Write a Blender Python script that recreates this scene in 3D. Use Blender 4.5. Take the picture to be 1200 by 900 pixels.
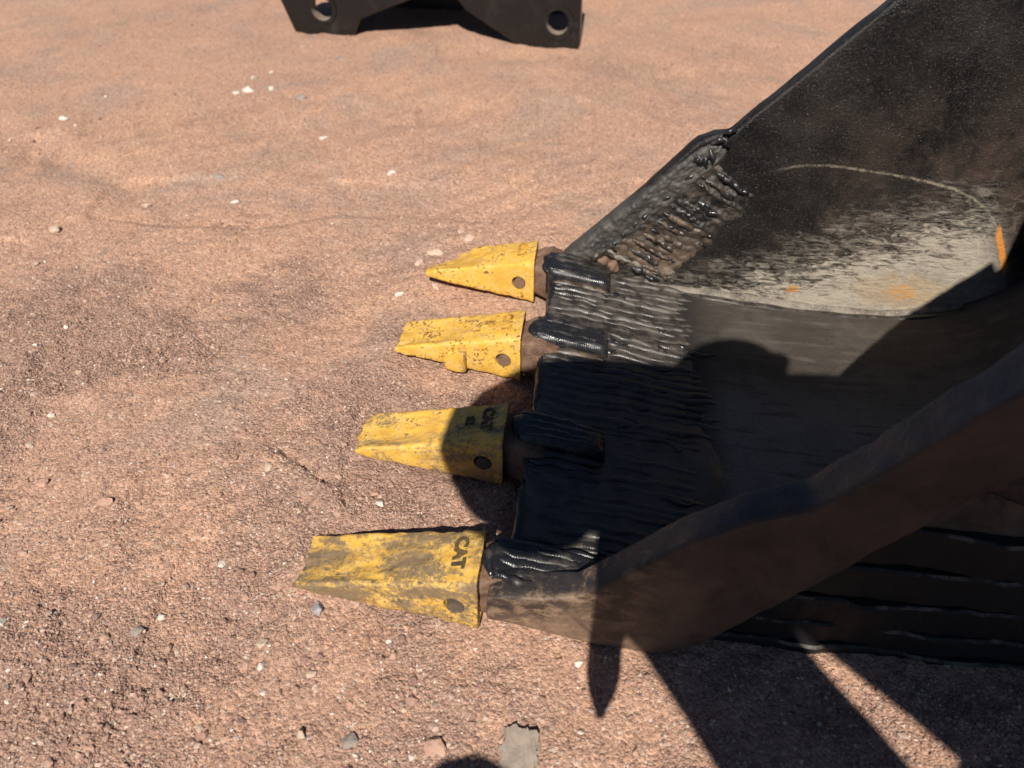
import bpy, bmesh, math, random
import numpy as np
from mathutils import Vector, Matrix, noise as mnoise

for o in list(bpy.data.objects):
    bpy.data.objects.remove(o)
sc = bpy.context.scene
COL = sc.collection
R = math.radians

# ------------------------------------------------------------------ camera
CAM = Vector((0.0, 0.0, 0.893))
PITCH = R(40.6)
cd = bpy.data.cameras.new('camera')
cd.sensor_width = 36.0
cd.lens = 26.7
cd.clip_start = 0.01
cd.clip_end = 2000.0
cd.dof.use_dof = True
cd.dof.focus_distance = 1.15
cd.dof.aperture_fstop = 4.0
cam = bpy.data.objects.new('camera', cd)
COL.objects.link(cam)
cam.location = CAM
cam.rotation_euler = (R(90) - PITCH, 0, 0)
sc.camera = cam

# ------------------------------------------------------------------ light
SUN_TO = Vector((0.089, 0.679, -0.7286)).normalized()      # direction the light travels
elev = math.asin(-SUN_TO.z)
azim = math.atan2(-SUN_TO.x, -SUN_TO.y)                      # clockwise from +Y
world = bpy.data.worlds.new('World')
sc.world = world
world.use_nodes = True
wn = world.node_tree.nodes
wl = world.node_tree.links
wn.clear()
wo = wn.new('ShaderNodeOutputWorld')
bg = wn.new('ShaderNodeBackground')
sky = wn.new('ShaderNodeTexSky')
sky.sky_type = 'NISHITA'
sky.sun_disc = False
sky.sun_elevation = elev
sky.sun_rotation = azim
sky.dust_density = 0.3
sky.air_density = 0.7
sky.altitude = 1500
bg.inputs['Strength'].default_value = 0.05
wl.new(sky.outputs[0], bg.inputs['Color'])
wl.new(bg.outputs[0], wo.inputs[0])

sd = bpy.data.lights.new('sun', 'SUN')
sd.energy = 5.0
sd.angle = R(0.53)
sd.color = (1.0, 0.93, 0.83)
sun = bpy.data.objects.new('sun', sd)
COL.objects.link(sun)
sun.rotation_euler = SUN_TO.to_track_quat('-Z', 'Y').to_euler()
sun.location = (-1, -6, 7)

sc.view_settings.view_transform = 'Standard'
sc.view_settings.look = 'None'
sc.view_settings.exposure = 0.48
sc.view_settings.gamma = 1.0
sc.view_settings.use_curve_mapping = False

rng = np.random.default_rng(11)
random.seed(5)

# ------------------------------------------------------------------ helpers
def vnoise(x, y, seed=0):
    x = np.asarray(x, float); y = np.asarray(y, float)
    xi = np.floor(x).astype(np.int64); yi = np.floor(y).astype(np.int64)
    fx = x - xi; fy = y - yi
    fx = fx * fx * fx * (fx * (fx * 6 - 15) + 10); fy = fy * fy * fy * (fy * (fy * 6 - 15) + 10)
    def h(a, b):
        n = (a * 374761393 + b * 668265263 + seed * 1274126177) & 0xffffffff
        n = ((n ^ (n >> 13)) * 1274126177) & 0xffffffff
        n = ((n ^ (n >> 16)) * 2246822519) & 0xffffffff
        return ((n >> 8) & 0xffff) / 65535.0
    a = h(xi, yi); b = h(xi + 1, yi); c = h(xi, yi + 1); d = h(xi + 1, yi + 1)
    return (a * (1 - fx) + b * fx) * (1 - fy) + (c * (1 - fx) + d * fx) * fy

def fbm(x, y, seed=0, oct=4, gain=0.5):
    s = 0; a = 1; t = 0
    for i in range(oct):
        s = s + a * (vnoise(x, y, seed + i * 17) - 0.5); t += a
        x = x * 2.03 + 7.1; y = y * 2.03 + 3.7; a *= gain
    return s / t * 2

def sstep(a, b, x):
    t = np.clip((x - a) / (b - a), 0, 1)
    return t * t * (3 - 2 * t)

def mesh(name, verts, faces, mat=None, parent=None, smooth=False, link=True):
    me = bpy.data.meshes.new(name)
    me.from_pydata([tuple(v) for v in verts], [], [tuple(f) for f in faces])
    me.update()
    if smooth:
        me.polygons.foreach_set('use_smooth', [True] * len(me.polygons))
    o = bpy.data.objects.new(name, me)
    if mat:
        me.materials.append(mat)
    if link:
        COL.objects.link(o)
    if parent:
        o.parent = parent
    return o

def npmesh(name, V, F, mat, smooth=False):
    """fast mesh from numpy arrays, F (n,3) or (n,4)"""
    me = bpy.data.meshes.new(name)
    n, k = F.shape
    me.vertices.add(len(V)); me.vertices.foreach_set('co', V.astype(np.float32).ravel())
    me.loops.add(n * k); me.loops.foreach_set('vertex_index', F.astype(np.int32).ravel())
    me.polygons.add(n); me.polygons.foreach_set('loop_start', np.arange(0, n * k, k, dtype=np.int32))
    me.update(calc_edges=True)
    me.polygons.foreach_set('use_smooth', np.full(n, smooth))
    me.materials.append(mat)
    o = bpy.data.objects.new(name, me)
    COL.objects.link(o)
    return o

def tag(o, label=None, cat=None, group=None, kind=None):
    if label: o['label'] = label
    if cat: o['category'] = cat
    if group: o['group'] = group
    if kind: o['kind'] = kind
    return o

def bevel_mesh(o, w, seg=2, angle=30):
    bm = bmesh.new(); bm.from_mesh(o.data)
    es = [e for e in bm.edges if len(e.link_faces) == 2 and e.calc_face_angle(0) > R(angle)]
    bmesh.ops.bevel(bm, geom=es, offset=w, segments=seg, profile=0.6, affect='EDGES')
    bm.to_mesh(o.data); bm.free()
    o.data.update()

def loft(sections, close_ends=True):
    """sections: list of equal length rings of points"""
    n = len(sections[0]); V = []; F = []
    for s in sections: V += [tuple(p) for p in s]
    for i in range(len(sections) - 1):
        for j in range(n):
            a = i * n + j; b = i * n + (j + 1) % n
            F.append((a, b, b + n, a + n))
    if close_ends:
        F.append(tuple(range(n - 1, -1, -1)))
        F.append(tuple(range((len(sections) - 1) * n, len(sections) * n)))
    return V, F

def fix_normals(o):
    bm = bmesh.new(); bm.from_mesh(o.data)
    bmesh.ops.recalc_face_normals(bm, faces=bm.faces)
    bm.to_mesh(o.data); bm.free()

def evaluated_mesh(o):
    dg = bpy.context.evaluated_depsgraph_get()
    return bpy.data.meshes.new_from_object(o.evaluated_get(dg))

# ------------------------------------------------------------------ materials
class NT:
    def __init__(self, name):
        self.m = bpy.data.materials.new(name); self.m.use_nodes = True
        self.t = self.m.node_tree; self.n = self.t.nodes; self.l = self.t.links
        self.n.clear()
        self.out = self.n.new('ShaderNodeOutputMaterial')
        self.p = self.n.new('ShaderNodeBsdfPrincipled')
        self.l.new(self.p.outputs[0], self.out.inputs[0])
        self.tc = self.n.new('ShaderNodeTexCoord').outputs['Object']
    def set(self, sock, v):
        if hasattr(v, 'is_linked') or isinstance(v, bpy.types.NodeSocket): self.l.new(v, sock)
        elif isinstance(v, (tuple, list)):
            sock.default_value = (v[0], v[1], v[2], 1.0) if len(sock.default_value) == 4 else tuple(v)
        else: sock.default_value = v
    def mapping(self, scale=(1, 1, 1), rot=(0, 0, 0), loc=(0, 0, 0), src=None):
        n = self.n.new('ShaderNodeMapping')
        n.inputs['Scale'].default_value = scale; n.inputs['Rotation'].default_value = rot
        n.inputs['Location'].default_value = loc
        self.l.new(src or self.tc, n.inputs[0]); return n.outputs[0]
    def noise(self, scale, detail=4, rough=0.55, vec=None, dist=0.0):
        n = self.n.new('ShaderNodeTexNoise')
        n.inputs['Scale'].default_value = scale; n.inputs['Detail'].default_value = detail
        n.inputs['Roughness'].default_value = rough; n.inputs['Distortion'].default_value = dist
        self.l.new(vec or self.tc, n.inputs['Vector']); return n.outputs['Fac']
    def voro(self, scale, feature='F1', vec=None, out='Distance', rand=1.0):
        n = self.n.new('ShaderNodeTexVoronoi'); n.feature = feature
        n.inputs['Scale'].default_value = scale; n.inputs['Randomness'].default_value = rand
        self.l.new(vec or self.tc, n.inputs['Vector']); return n.outputs[out]
    def ramp(self, f, stops):
        n = self.n.new('ShaderNodeValToRGB'); e = n.color_ramp.elements
        while len(e) < len(stops): e.new(0.5)
        for i, (p, c) in enumerate(stops):
            e[i].position = p
            e[i].color = (c, c, c, 1) if not isinstance(c, (tuple, list)) else (*c, 1)
        self.l.new(f, n.inputs[0]); return n.outputs[0]
    def mix(self, f, a, b, mode='MIX'):
        n = self.n.new('ShaderNodeMix'); n.data_type = 'RGBA'; n.blend_type = mode
        self.set(n.inputs[0], f); self.set(n.inputs[6], a); self.set(n.inputs[7], b)
        return n.outputs[2]
    def math(self, op, a, b=0.0, c=0.0, clamp=False):
        n = self.n.new('ShaderNodeMath'); n.operation = op; n.use_clamp = clamp
        self.set(n.inputs[0], a); self.set(n.inputs[1], b); self.set(n.inputs[2], c)
        return n.outputs[0]
    def mapr(self, f, a, b, c=0.0, d=1.0):
        n = self.n.new('ShaderNodeMapRange'); n.interpolation_type = 'SMOOTHSTEP'
        self.set(n.inputs[0], f)
        for i, v in enumerate((a, b, c, d)): n.inputs[1 + i].default_value = v
        return n.outputs[0]
    def sep(self, v=None):
        n = self.n.new('ShaderNodeSeparateXYZ'); self.l.new(v or self.tc, n.inputs[0]); return n.outputs
    def attr(self, name):
        n = self.n.new('ShaderNodeAttribute'); n.attribute_name = name; return n.outputs
    def rand(self):
        return self.n.new('ShaderNodeObjectInfo').outputs['Random']
    def bump(self, h, strength=0.5, dist=0.002, prev=None):
        n = self.n.new('ShaderNodeBump')
        n.inputs['Strength'].default_value = strength; n.inputs['Distance'].default_value = dist
        self.l.new(h, n.inputs['Height'])
        if prev is not None: self.l.new(prev, n.inputs['Normal'])
        return n.outputs[0]
    def done(self, col=None, rough=None, metal=None, normal=None, spec=None):
        if col is not None: self.set(self.p.inputs['Base Color'], col)
        if rough is not None: self.set(self.p.inputs['Roughness'], rough)
        if metal is not None: self.set(self.p.inputs['Metallic'], metal)
        if spec is not None: self.set(self.p.inputs['Specular IOR Level'], spec)
        if normal is not None: self.l.new(normal, self.p.inputs['Normal'])
        return self.m

def mat_ground():
    m = NT('dirt')
    big = m.noise(1.6, 5, 0.6, dist=0.4)
    rough_zone = m.attr('rough')['Fac']
    mid = m.noise(9, 6, 0.65)
    fine = m.noise(120, 5, 0.7)
    base = m.mix(m.mapr(big, 0.35, 0.68), (0.405, 0.250, 0.182), (0.475, 0.284, 0.192))
    base = m.mix(m.mapr(m.noise(3.4, 6, 0.65, None, 0.6), 0.47, 0.66, 0, 0.65), base, (0.325, 0.236, 0.190))
    rocky = m.mix(m.mapr(mid, 0.35, 0.65), (0.290, 0.186, 0.148), (0.375, 0.240, 0.182))
    c = m.mix(m.mapr(rough_zone, 0.25, 0.85, 0, 0.8), base, rocky)
    c = m.mix(m.mapr(mid, 0.55, 0.75, 0, 0.35), c, (0.49, 0.32, 0.235))
    cell = m.voro(210, out='Color')
    cs = m.sep(cell)
    br = m.mapr(cs[0], 0.0, 1.0, 0.72, 1.22)
    n = m.n.new('ShaderNodeVectorMath'); n.operation = 'SCALE'
    m.l.new(c, n.inputs[0]); m.l.new(br, n.inputs['Scale'])
    c2 = m.mix(0.75, c, n.outputs[0])
    c2 = m.mix(m.math('MULTIPLY', m.math('GREATER_THAN', cs[1], 0.975), 0.6), c2, (0.55, 0.46, 0.40))
    c2 = m.mix(m.math('MULTIPLY', m.math('GREATER_THAN', cs[2], 0.93), 0.6), c2, (0.14, 0.085, 0.075))
    cell2 = m.voro(520, out='Color'); c3 = m.sep(cell2)
    br2 = m.mapr(c3[0], 0, 1, 0.8, 1.18)
    n2 = m.n.new('ShaderNodeVectorMath'); n2.operation = 'SCALE'
    m.l.new(c2, n2.inputs[0]); m.l.new(br2, n2.inputs['Scale'])
    d1 = m.voro(210); d2 = m.voro(520)
    h = m.math('ADD', m.math('MULTIPLY', d1, -0.6), m.math('MULTIPLY', fine, 0.7))
    h = m.math('ADD', h, m.math('MULTIPLY', d2, -0.3))
    hs = m.math('MULTIPLY', h, m.mapr(rough_zone, 0.1, 0.8, 0.45, 1.0))
    b = m.bump(hs, 1.0, 0.006)
    return m.done(n2.outputs[0], 0.95, 0, b, 0.15)

def mat_grain():
    m = NT('gravel_grains')
    c = m.attr('tint')['Color']
    f = m.noise(300, 3)
    c = m.mix(m.mapr(f, 0.3, 0.7, 0, 0.3), c, (0.42, 0.27, 0.2))
    return m.done(c, 0.92, 0, None, 0.2)

def mat_stone(name, c1, c2):
    m = NT(name)
    f = m.noise(60, 6, 0.65); g = m.noise(420, 3)
    c = m.mix(m.mapr(f, 0.3, 0.7), c1, c2)
    c = m.mix(m.mapr(g, 0.45, 0.75, 0, 0.35), c, (0.42, 0.27, 0.2))
    return m.done(c, 0.85, 0, m.bump(f, 0.5, 0.003), 0.3)

def mat_yellow(name, scuff, grime, chips, seed):
    m = NT(name)
    v = m.mapping(loc=(seed * 3.1, seed * 1.7, seed * 0.9))
    a = m.noise(24, 8, 0.7, v, 0.4)
    sp = m.noise(170, 6, 0.72, v)
    fi = m.noise(620, 3, 0.6, v)
    st = m.noise(13, 8, 0.72, m.mapping(scale=(0.55, 1.6, 1.6), loc=(seed, seed * 2.3, 0)), 0.5)
    yel = m.mix(m.mapr(a, 0.3, 0.7), (0.56, 0.310, 0.038), (0.74, 0.440, 0.080))
    yel = m.mix(m.mapr(m.noise(60, 6, 0.7, v), 0.42, 0.72, 0, 0.6), yel, (0.66, 0.47, 0.20))
    # dark pitting that breaks the film up
    yel = m.mix(m.math('MULTIPLY', m.mapr(fi, 0.55, 0.68), 0.25 + 0.5 * grime), yel, (0.26, 0.15, 0.05))
    cm_ = m.math('ADD', m.math('MULTIPLY', sp, 0.6), m.math('MULTIPLY', a, 0.4))
    chip = m.mapr(cm_, 0.655 - chips * 0.10, 0.672 - chips * 0.10)
    c = m.mix(chip, yel, (0.17, 0.070, 0.030))
    sm = m.math('ADD', m.math('MULTIPLY', st, 0.62), m.math('ADD', m.math('MULTIPLY', sp, 0.24), m.math('MULTIPLY', fi, 0.14)))
    sc1 = m.mapr(sm, 0.64 - scuff * 0.20, 0.70 - scuff * 0.16)
    c = m.mix(m.math('MULTIPLY', sc1, 0.85), c, m.mix(m.mapr(fi, 0.35, 0.65), (0.060, 0.052, 0.047), (0.15, 0.122, 0.10)))
    g = m.n.new('ShaderNodeNewGeometry')
    ew = m.math('MULTIPLY', m.mapr(m.math('ADD', g.outputs['Pointiness'], m.math('MULTIPLY', m.math('SUBTRACT', sp, 0.5), 0.18)), 0.535, 0.565), 0.75)
    c = m.mix(ew, c, (0.15, 0.075, 0.035))
    gm = m.math('MULTIPLY', m.mapr(m.noise(15, 7, 0.72, v), 0.46, 0.70), grime)
    c = m.mix(gm, c, m.mix(m.mapr(sp, 0.4, 0.6), (0.22, 0.13, 0.07), (0.36, 0.235, 0.14)))
    b = m.bump(m.math('ADD', m.math('ADD', m.math('MULTIPLY', sp, 0.5), m.math('MULTIPLY', fi, 0.25)), m.math('MULTIPLY', chip, -0.5)), 0.6, 0.0025)
    b = m.bump(a, 0.35, 0.006, b)
    return m.done(c, m.mapr(sp, 0.3, 0.7, 0.5, 0.75), 0, b, 0.35)

def mat_black(name, dust=0.3, dustc=(0.10, 0.078, 0.062), r0=0.30, r1=0.55, base=(0.011, 0.011, 0.012), bscale=160, bd=0.0015, bs=0.6):
    m = NT(name)
    a = m.noise(11, 7, 0.68, dist=0.3); s = m.noise(bscale, 5, 0.7)
    c = m.mix(m.mapr(a, 0.62 - dust * 0.35, 0.85 - dust * 0.2, 0, 0.8), base, dustc)
    c = m.mix(m.mapr(s, 0.60, 0.78, 0, dust), c, (0.16, 0.125, 0.10))
    return m.done(c, m.mapr(a, 0.3, 0.7, r0, r1), 0, m.bump(s, bs, bd), 0.5)

def mat_rust(name, c1, c2, c3):
    m = NT(name)
    a = m.noise(30, 8, 0.7, dist=0.5); s = m.noise(200, 5, 0.7)
    c = m.mix(m.mapr(a, 0.32, 0.62), c1, c2)
    c = m.mix(m.mapr(s, 0.5, 0.72, 0, 0.7), c, c3)
    return m.done(c, 0.8, 0, m.bump(s, 0.7, 0.002), 0.3)

def mat_wall():
    """inner face of the far side plate: black paint, a fan of dried grey slurry at its foot"""
    m = NT('side_plate_inside')
    x = m.sep()
    u, z = x[0], x[2]
    a = m.noise(7, 7, 0.65, dist=0.4); s = m.noise(230, 5, 0.72)
    spk = m.noise(520, 2, 0.5)
    c = m.mix(m.mapr(a, 0.35, 0.7), (0.007, 0.0068, 0.007), (0.020, 0.0165, 0.015))
    warm = m.math('MULTIPLY', m.mapr(u, 0.45, 0.72), m.mapr(z, 0.55, 0.33))
    c = m.mix(m.math('MULTIPLY', m.mapr(m.noise(16, 6, 0.7), 0.38, 0.66), m.math('MULTIPLY', warm, 0.8)), c, (0.058, 0.040, 0.033))
    c = m.mix(m.mapr(s, 0.50, 0.72, 0, 0.65), c, (0.052, 0.044, 0.039))
    c = m.mix(m.mapr(spk, 0.69, 0.73, 0, 0.8), c, (0.25, 0.21, 0.18))
    # slurry fan: everything below a line that climbs from the lip to the back
    line = m.math('MAXIMUM', m.math('MULTIPLY_ADD', u, 0.52, -0.100), 0.078)
    d = m.math('SUBTRACT', line, z)
    wob = m.math('MULTIPLY', m.math('SUBTRACT', m.noise(16, 8, 0.75, m.mapping(scale=(0.6, 1, 1.7), rot=(0, R(-24), 0))), 0.5), 0.22)
    d = m.math('ADD', d, wob)
    fan = m.mapr(d, -0.055, 0.10)
    fan = m.math('MULTIPLY', fan, m.mapr(u, 0.16, 0.26))
    fan = m.math('MULTIPLY', fan, m.mapr(m.math('ADD', u, m.math('MULTIPLY', z, 0.5)), 1.02, 0.93))
    str_ = m.noise(52, 9, 0.78, m.mapping(scale=(0.55, 1, 2.0), rot=(0, R(-24), 0)), 1.2)
    vein = m.voro(95, 'DISTANCE_TO_EDGE', m.mapping(scale=(0.6, 1, 1.5), rot=(0, R(-24), 0)))
    thick = m.mapr(d, 0.02, 0.20)
    cover = m.math('MULTIPLY', fan, m.mapr(m.math('ADD', str_, m.math('MULTIPLY', thick, 0.24)), 0.45, 0.62))
    mud = m.mix(m.mapr(str_, 0.3, 0.7), (0.20, 0.175, 0.145), (0.43, 0.38, 0.31))
    mud = m.mix(m.mapr(vein, 0.10, 0.0, 0, 0.4), mud, (0.42, 0.37, 0.31))
    nz = m.n.new('ShaderNodeTexNoise'); nz.inputs['Scale'].default_value = 18; nz.inputs['Detail'].default_value = 6; m.l.new(m.tc, nz.inputs['Vector'])
    va = m.n.new('ShaderNodeVectorMath'); va.operation = 'MULTIPLY_ADD'; m.l.new(nz.outputs['Color'], va.inputs[0]); va.inputs[1].default_value = (0.07, 0.07, 0.07); m.l.new(m.tc, va.inputs[2])
    wv = m.voro(42, 'DISTANCE_TO_EDGE', m.mapping(scale=(0.45, 1, 1.6), rot=(0, R(-24), 0), src=va.outputs[0]))
    c = m.mix(cover, c, mud)
    lines = m.math('MULTIPLY', m.mapr(wv, 0.075, 0.015), m.math('MULTIPLY', m.mapr(d, -0.05, 0.05), m.mapr(u, 0.30, 0.45)))
    lines = m.math('MULTIPLY', lines, m.math('MULTIPLY', m.mapr(m.noise(30, 4), 0.40, 0.62), m.mapr(m.math('ADD', u, m.math('MULTIPLY', z, 0.5)), 1.10, 0.98)))
    c = m.mix(m.math('MULTIPLY', lines, 0.22), c, (0.34, 0.30, 0.25))
    # rust-yellow bloom low on the fan
    bu = m.math('SUBTRACT', u, 0.745); bz = m.math('SUBTRACT', z, 0.090)
    r2 = m.math('ADD', m.math('MULTIPLY', bu, bu), m.math('MULTIPLY', m.math('MULTIPLY', bz, bz), 5.0))
    blo = m.mapr(m.math('ADD', r2, m.math('MULTIPLY', m.math('SUBTRACT', m.noise(40, 6), 0.5), 0.02)), 0.013, 0.0, 0, 0.45)
    c = m.mix(m.math('MULTIPLY', blo, fan), c, (0.36, 0.235, 0.11))
    bo2 = m.mapr(m.math('ADD', r2, m.math('MULTIPLY', m.math('SUBTRACT', m.noise(75, 7, 0.8), 0.5), 0.012)), 0.0012, 0.0002, 0, 0.65)
    c = m.mix(bo2, c, (0.50, 0.24, 0.06))
    bu = m.math('SUBTRACT', u, 0.545); bz = m.math('SUBTRACT', z, 0.075)
    r3 = m.math('ADD', m.math('MULTIPLY', bu, bu), m.math('MULTIPLY', m.math('MULTIPLY', bz, bz), 3.0))
    c = m.mix(m.mapr(m.math('ADD', r3, m.math('MULTIPLY', m.math('SUBTRACT', m.noise(90, 5, 0.75), 0.5), 0.0010)), 0.00025, 0.00005, 0, 0.85), c, (0.46, 0.22, 0.06))
    # old ground-flush weld line curving across the plate, rusting at its lower end
    fc = m.n.new('ShaderNodeFloatCurve'); cv = fc.mapping.curves[0]
    ARC = [(0.40, 0.285), (0.433, 0.305), (0.47, 0.322), (0.53, 0.333), (0.60, 0.331), (0.678, 0.323), (0.735, 0.314), (0.786, 0.300), (0.825, 0.278), (0.857, 0.246), (0.878, 0.212), (0.897, 0.176), (0.915, 0.145)]
    cv.points[0].location = ARC[0]; cv.points[1].location = ARC[-1]
    for q in ARC[1:-1]: cv.points.new(*q)
    fc.mapping.update(); m.l.new(u, fc.inputs['Value'])
    dz = m.math('ABSOLUTE', m.math('SUBTRACT', m.math('ADD', z, m.math('MULTIPLY', m.math('SUBTRACT', m.noise(70, 4), 0.5), 0.006)), fc.outputs[0]))
    ends = m.math('MULTIPLY', m.mapr(u, 0.43, 0.50), m.mapr(u, 0.905, 0.895))
    am = m.math('MULTIPLY', m.mapr(m.math('ADD', dz, m.math('MULTIPLY', m.math('SUBTRACT', m.noise(260, 4, 0.7), 0.5), 0.006)), 0.0034, 0.0008), ends)
    am = m.math('MULTIPLY', am, m.mapr(m.noise(60, 6, 0.75), 0.38, 0.60, 0.15, 0.9))
    c = m.mix(m.math('MULTIPLY', am, m.mapr(u, 0.45, 0.70, 0.45, 0.9)), c, (0.27, 0.235, 0.175))
    om = m.math('MULTIPLY', m.mapr(m.math('ADD', dz, m.math('MULTIPLY', m.math('SUBTRACT', m.noise(120, 5, 0.8), 0.5), 0.022)), 0.0140, 0.0070), m.math('MULTIPLY', m.mapr(u, 0.860, 0.868), m.mapr(u, 0.912, 0.906)))
    c = m.mix(om, c, m.mix(s, (0.42, 0.15, 0.03), (0.62, 0.27, 0.06)))
    rough = m.math('MAXIMUM', m.mapr(a, 0.3, 0.7, 0.24, 0.42), m.math('MULTIPLY', cover, 0.9))
    hb = m.math('ADD', m.math('MULTIPLY', s, 0.6), m.math('MULTIPLY', m.math('MULTIPLY', str_, cover), 0.9))
    return m.done(c, rough, 0, m.bump(hb, 0.9, 0.0032), 0.3)

def mat_floor():
    m = NT('worn_floor_steel')
    a = m.noise(10, 7, 0.65, dist=0.4); s = m.noise(260, 5, 0.75); pit = m.voro(110)
    x = m.sep()
    c = m.mix(m.mapr(a, 0.3, 0.7), (0.16, 0.142, 0.124), (0.25, 0.222, 0.195))
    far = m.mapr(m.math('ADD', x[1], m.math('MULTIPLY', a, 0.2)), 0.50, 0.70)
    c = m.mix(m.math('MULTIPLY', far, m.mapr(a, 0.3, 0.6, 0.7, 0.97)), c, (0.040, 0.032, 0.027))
    c = m.mix(m.mapr(s, 0.48, 0.62, 0, 0.35), c, (0.05, 0.042, 0.037))
    c = m.mix(m.mapr(pit, 0.16, 0.08, 0, 0.55), c, (0.03, 0.026, 0.024))
    sk = m.noise(30, 6, 0.7, m.mapping(scale=(0.25, 2.2, 1)))
    c = m.mix(m.mapr(sk, 0.54, 0.68, 0, 0.3), c, (0.17, 0.15, 0.13))
    c = m.mix(m.mapr(sk, 0.46, 0.36, 0, 0.6), c, (0.03, 0.026, 0.024))
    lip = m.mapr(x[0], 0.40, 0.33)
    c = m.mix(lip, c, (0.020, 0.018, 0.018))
    return m.done(c, m.mapr(s, 0.3, 0.7, 0.55, 0.75), 0, m.bump(m.math('SUBTRACT', s, m.mapr(pit, 0.2, 0.05)), 0.8, 0.0028), 0.35)

def mat_bead(name, base, dust, d=0.35, r0=0.22):
    m = NT(name)
    a = m.noise(40, 6, 0.7); s = m.noise(300, 5, 0.75)
    c = m.mix(m.mapr(a, 0.56 - d * 0.25, 0.76 - d * 0.15, 0, 0.85), base, dust)
    wv = m.n.new('ShaderNodeTexWave'); wv.inputs['Scale'].default_value = 85; wv.inputs['Distortion'].default_value = 3.5; wv.inputs['Detail'].default_value = 3; wv.inputs['Detail Scale'].default_value = 2.0
    m.l.new(m.tc, wv.inputs['Vector']); s = m.math('ADD', m.math('MULTIPLY', s, 0.6), m.math('MULTIPLY', wv.outputs['Fac'], 0.2))
    return m.done(c, m.mapr(a, 0.35, 0.65, r0 - 0.05, r0 + 0.28), 0.0, m.bump(s, 0.5, 0.0013), 0.55)

def mat_outer():
    m = NT('side_bar_dusty_rust')
    x = m.sep()
    a = m.noise(12, 8, 0.7, dist=0.6); s = m.noise(190, 5, 0.7)
    st = m.noise(34, 9, 0.75, m.mapping(scale=(0.8, 1, 1.3), rot=(0, R(20), 0)), 0.15)
    front = m.mapr(x[0], 0.30, 0.16)
    c = m.mix(m.mapr(a, 0.35, 0.65), (0.024, 0.0175, 0.0145), (0.060, 0.038, 0.028))
    c = m.mix(m.math('MULTIPLY', front, m.mapr(st, 0.47, 0.62, 0, 0.9)), c, (0.24, 0.160, 0.102))
    c = m.mix(m.math('MULTIPLY', front, m.mapr(st, 0.47, 0.36, 0, 0.85)), c, (0.020, 0.018, 0.017))
    low = m.mapr(m.math('SUBTRACT', x[2], m.math('MULTIPLY', x[0], 0.55)), 0.07, -0.02)
    c = m.mix(m.math('MULTIPLY', low, m.math('MULTIPLY', m.mapr(a, 0.35, 0.6, 0.05, 0.6), m.mapr(x[0], 0.36, 0.2, 0.15, 1.0))), c, (0.23, 0.145, 0.095))
    edge = m.mapr(m.math('SUBTRACT', x[2], m.math('MAXIMUM', x[0], m.math('MULTIPLY_ADD', x[0], 0.35, 0.088))), -0.045, -0.008)
    c = m.mix(m.math('MULTIPLY', m.math('MULTIPLY', edge, m.mapr(x[0], 0.12, 0.24, 0.25, 1.0)), m.mapr(a, 0.7, 0.45)), c, (0.018, 0.018, 0.021))
    c = m.mix(m.math('MULTIPLY', m.math('MULTIPLY', m.mapr(x[1], 0.004, 0.010), m.mapr(x[0], 0.10, 0.22, 0.45, 1.0)), m.mapr(st, 0.62, 0.46)), c, (0.016, 0.016, 0.019))
    rg = m.math('MULTIPLY', m.math('MULTIPLY', m.mapr(x[1], 0.006, 0.010), m.mapr(x[0], 0.16, 0.24)), 0.3)
    return m.done(c, m.math('SUBTRACT', m.mapr(a, 0.3, 0.7, 0.48, 0.75), rg), 0, m.bump(m.math('ADD', s, st), 0.45, 0.0020), 0.45)

def plain(name, c, r=0.7, var=0.25, scale=30):
    m = NT(name); f = m.noise(scale, 5, 0.6)
    n = m.mix(m.mapr(f, 0.3, 0.7), tuple(v * (1 - var) for v in c), tuple(min(1, v * (1 + var)) for v in c))
    return m.done(n, r, 0, m.bump(f, 0.3, 0.002), 0.4)

M_dirt = mat_ground(); M_grain = mat_grain()
M_wall = mat_wall(); M_floor = mat_floor(); M_outer = mat_outer()
M_black = mat_black('black_paint', 0.30, (0.030, 0.026, 0.023), 0.22, 0.34, (0.006, 0.006, 0.0065))
M_black_old = mat_black('black_paint_scuffed', 0.55, r0=0.4, r1=0.7, bscale=90, bd=0.003)
M_bead = mat_bead('weld_bead_black', (0.013, 0.013, 0.015), (0.060, 0.050, 0.043), 0.30)
M_bead_dusty = mat_bead('weld_bead_dusty', (0.020, 0.0175, 0.016), (0.085, 0.070, 0.059), 0.5, 0.28)
M_lip = mat_bead('weld_bead_lip', (0.024, 0.021, 0.020), (0.088, 0.075, 0.064), 0.8, 0.33)
M_bead_brown = mat_bead('weld_bead_brown', (0.034, 0.026, 0.021), (0.115, 0.078, 0.052), 0.6, 0.32)
M_rust = mat_rust('adapter_rust', (0.085, 0.046, 0.030), (0.19, 0.115, 0.078), (0.26, 0.17, 0.125))
M_pin = mat_rust('pin_steel', (0.12, 0.066, 0.038), (0.19, 0.118, 0.076), (0.25, 0.17, 0.115))
M_pin_dark = mat_rust('pin_steel_dark', (0.06, 0.045, 0.034), (0.12, 0.088, 0.064), (0.18, 0.14, 0.10))
M_letter = mat_rust('letter_worn', (0.13, 0.06, 0.025), (0.55, 0.31, 0.05), (0.22, 0.11, 0.035))
M_letter_dark = mat_rust('letter_worn_dark', (0.045, 0.034, 0.024), (0.115, 0.075, 0.032), (0.20, 0.125, 0.04))
M_dry = mat_rust('dry_slurry', (0.20, 0.175, 0.14), (0.34, 0.295, 0.235), (0.45, 0.40, 0.33))
M_arc = mat_rust('old_weld', (0.018, 0.016, 0.014), (0.095, 0.080, 0.060), (0.17, 0.145, 0.11))
M_seam = mat_rust('seam_dust', (0.075, 0.066, 0.056), (0.20, 0.175, 0.145), (0.30, 0.265, 0.22))
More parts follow.
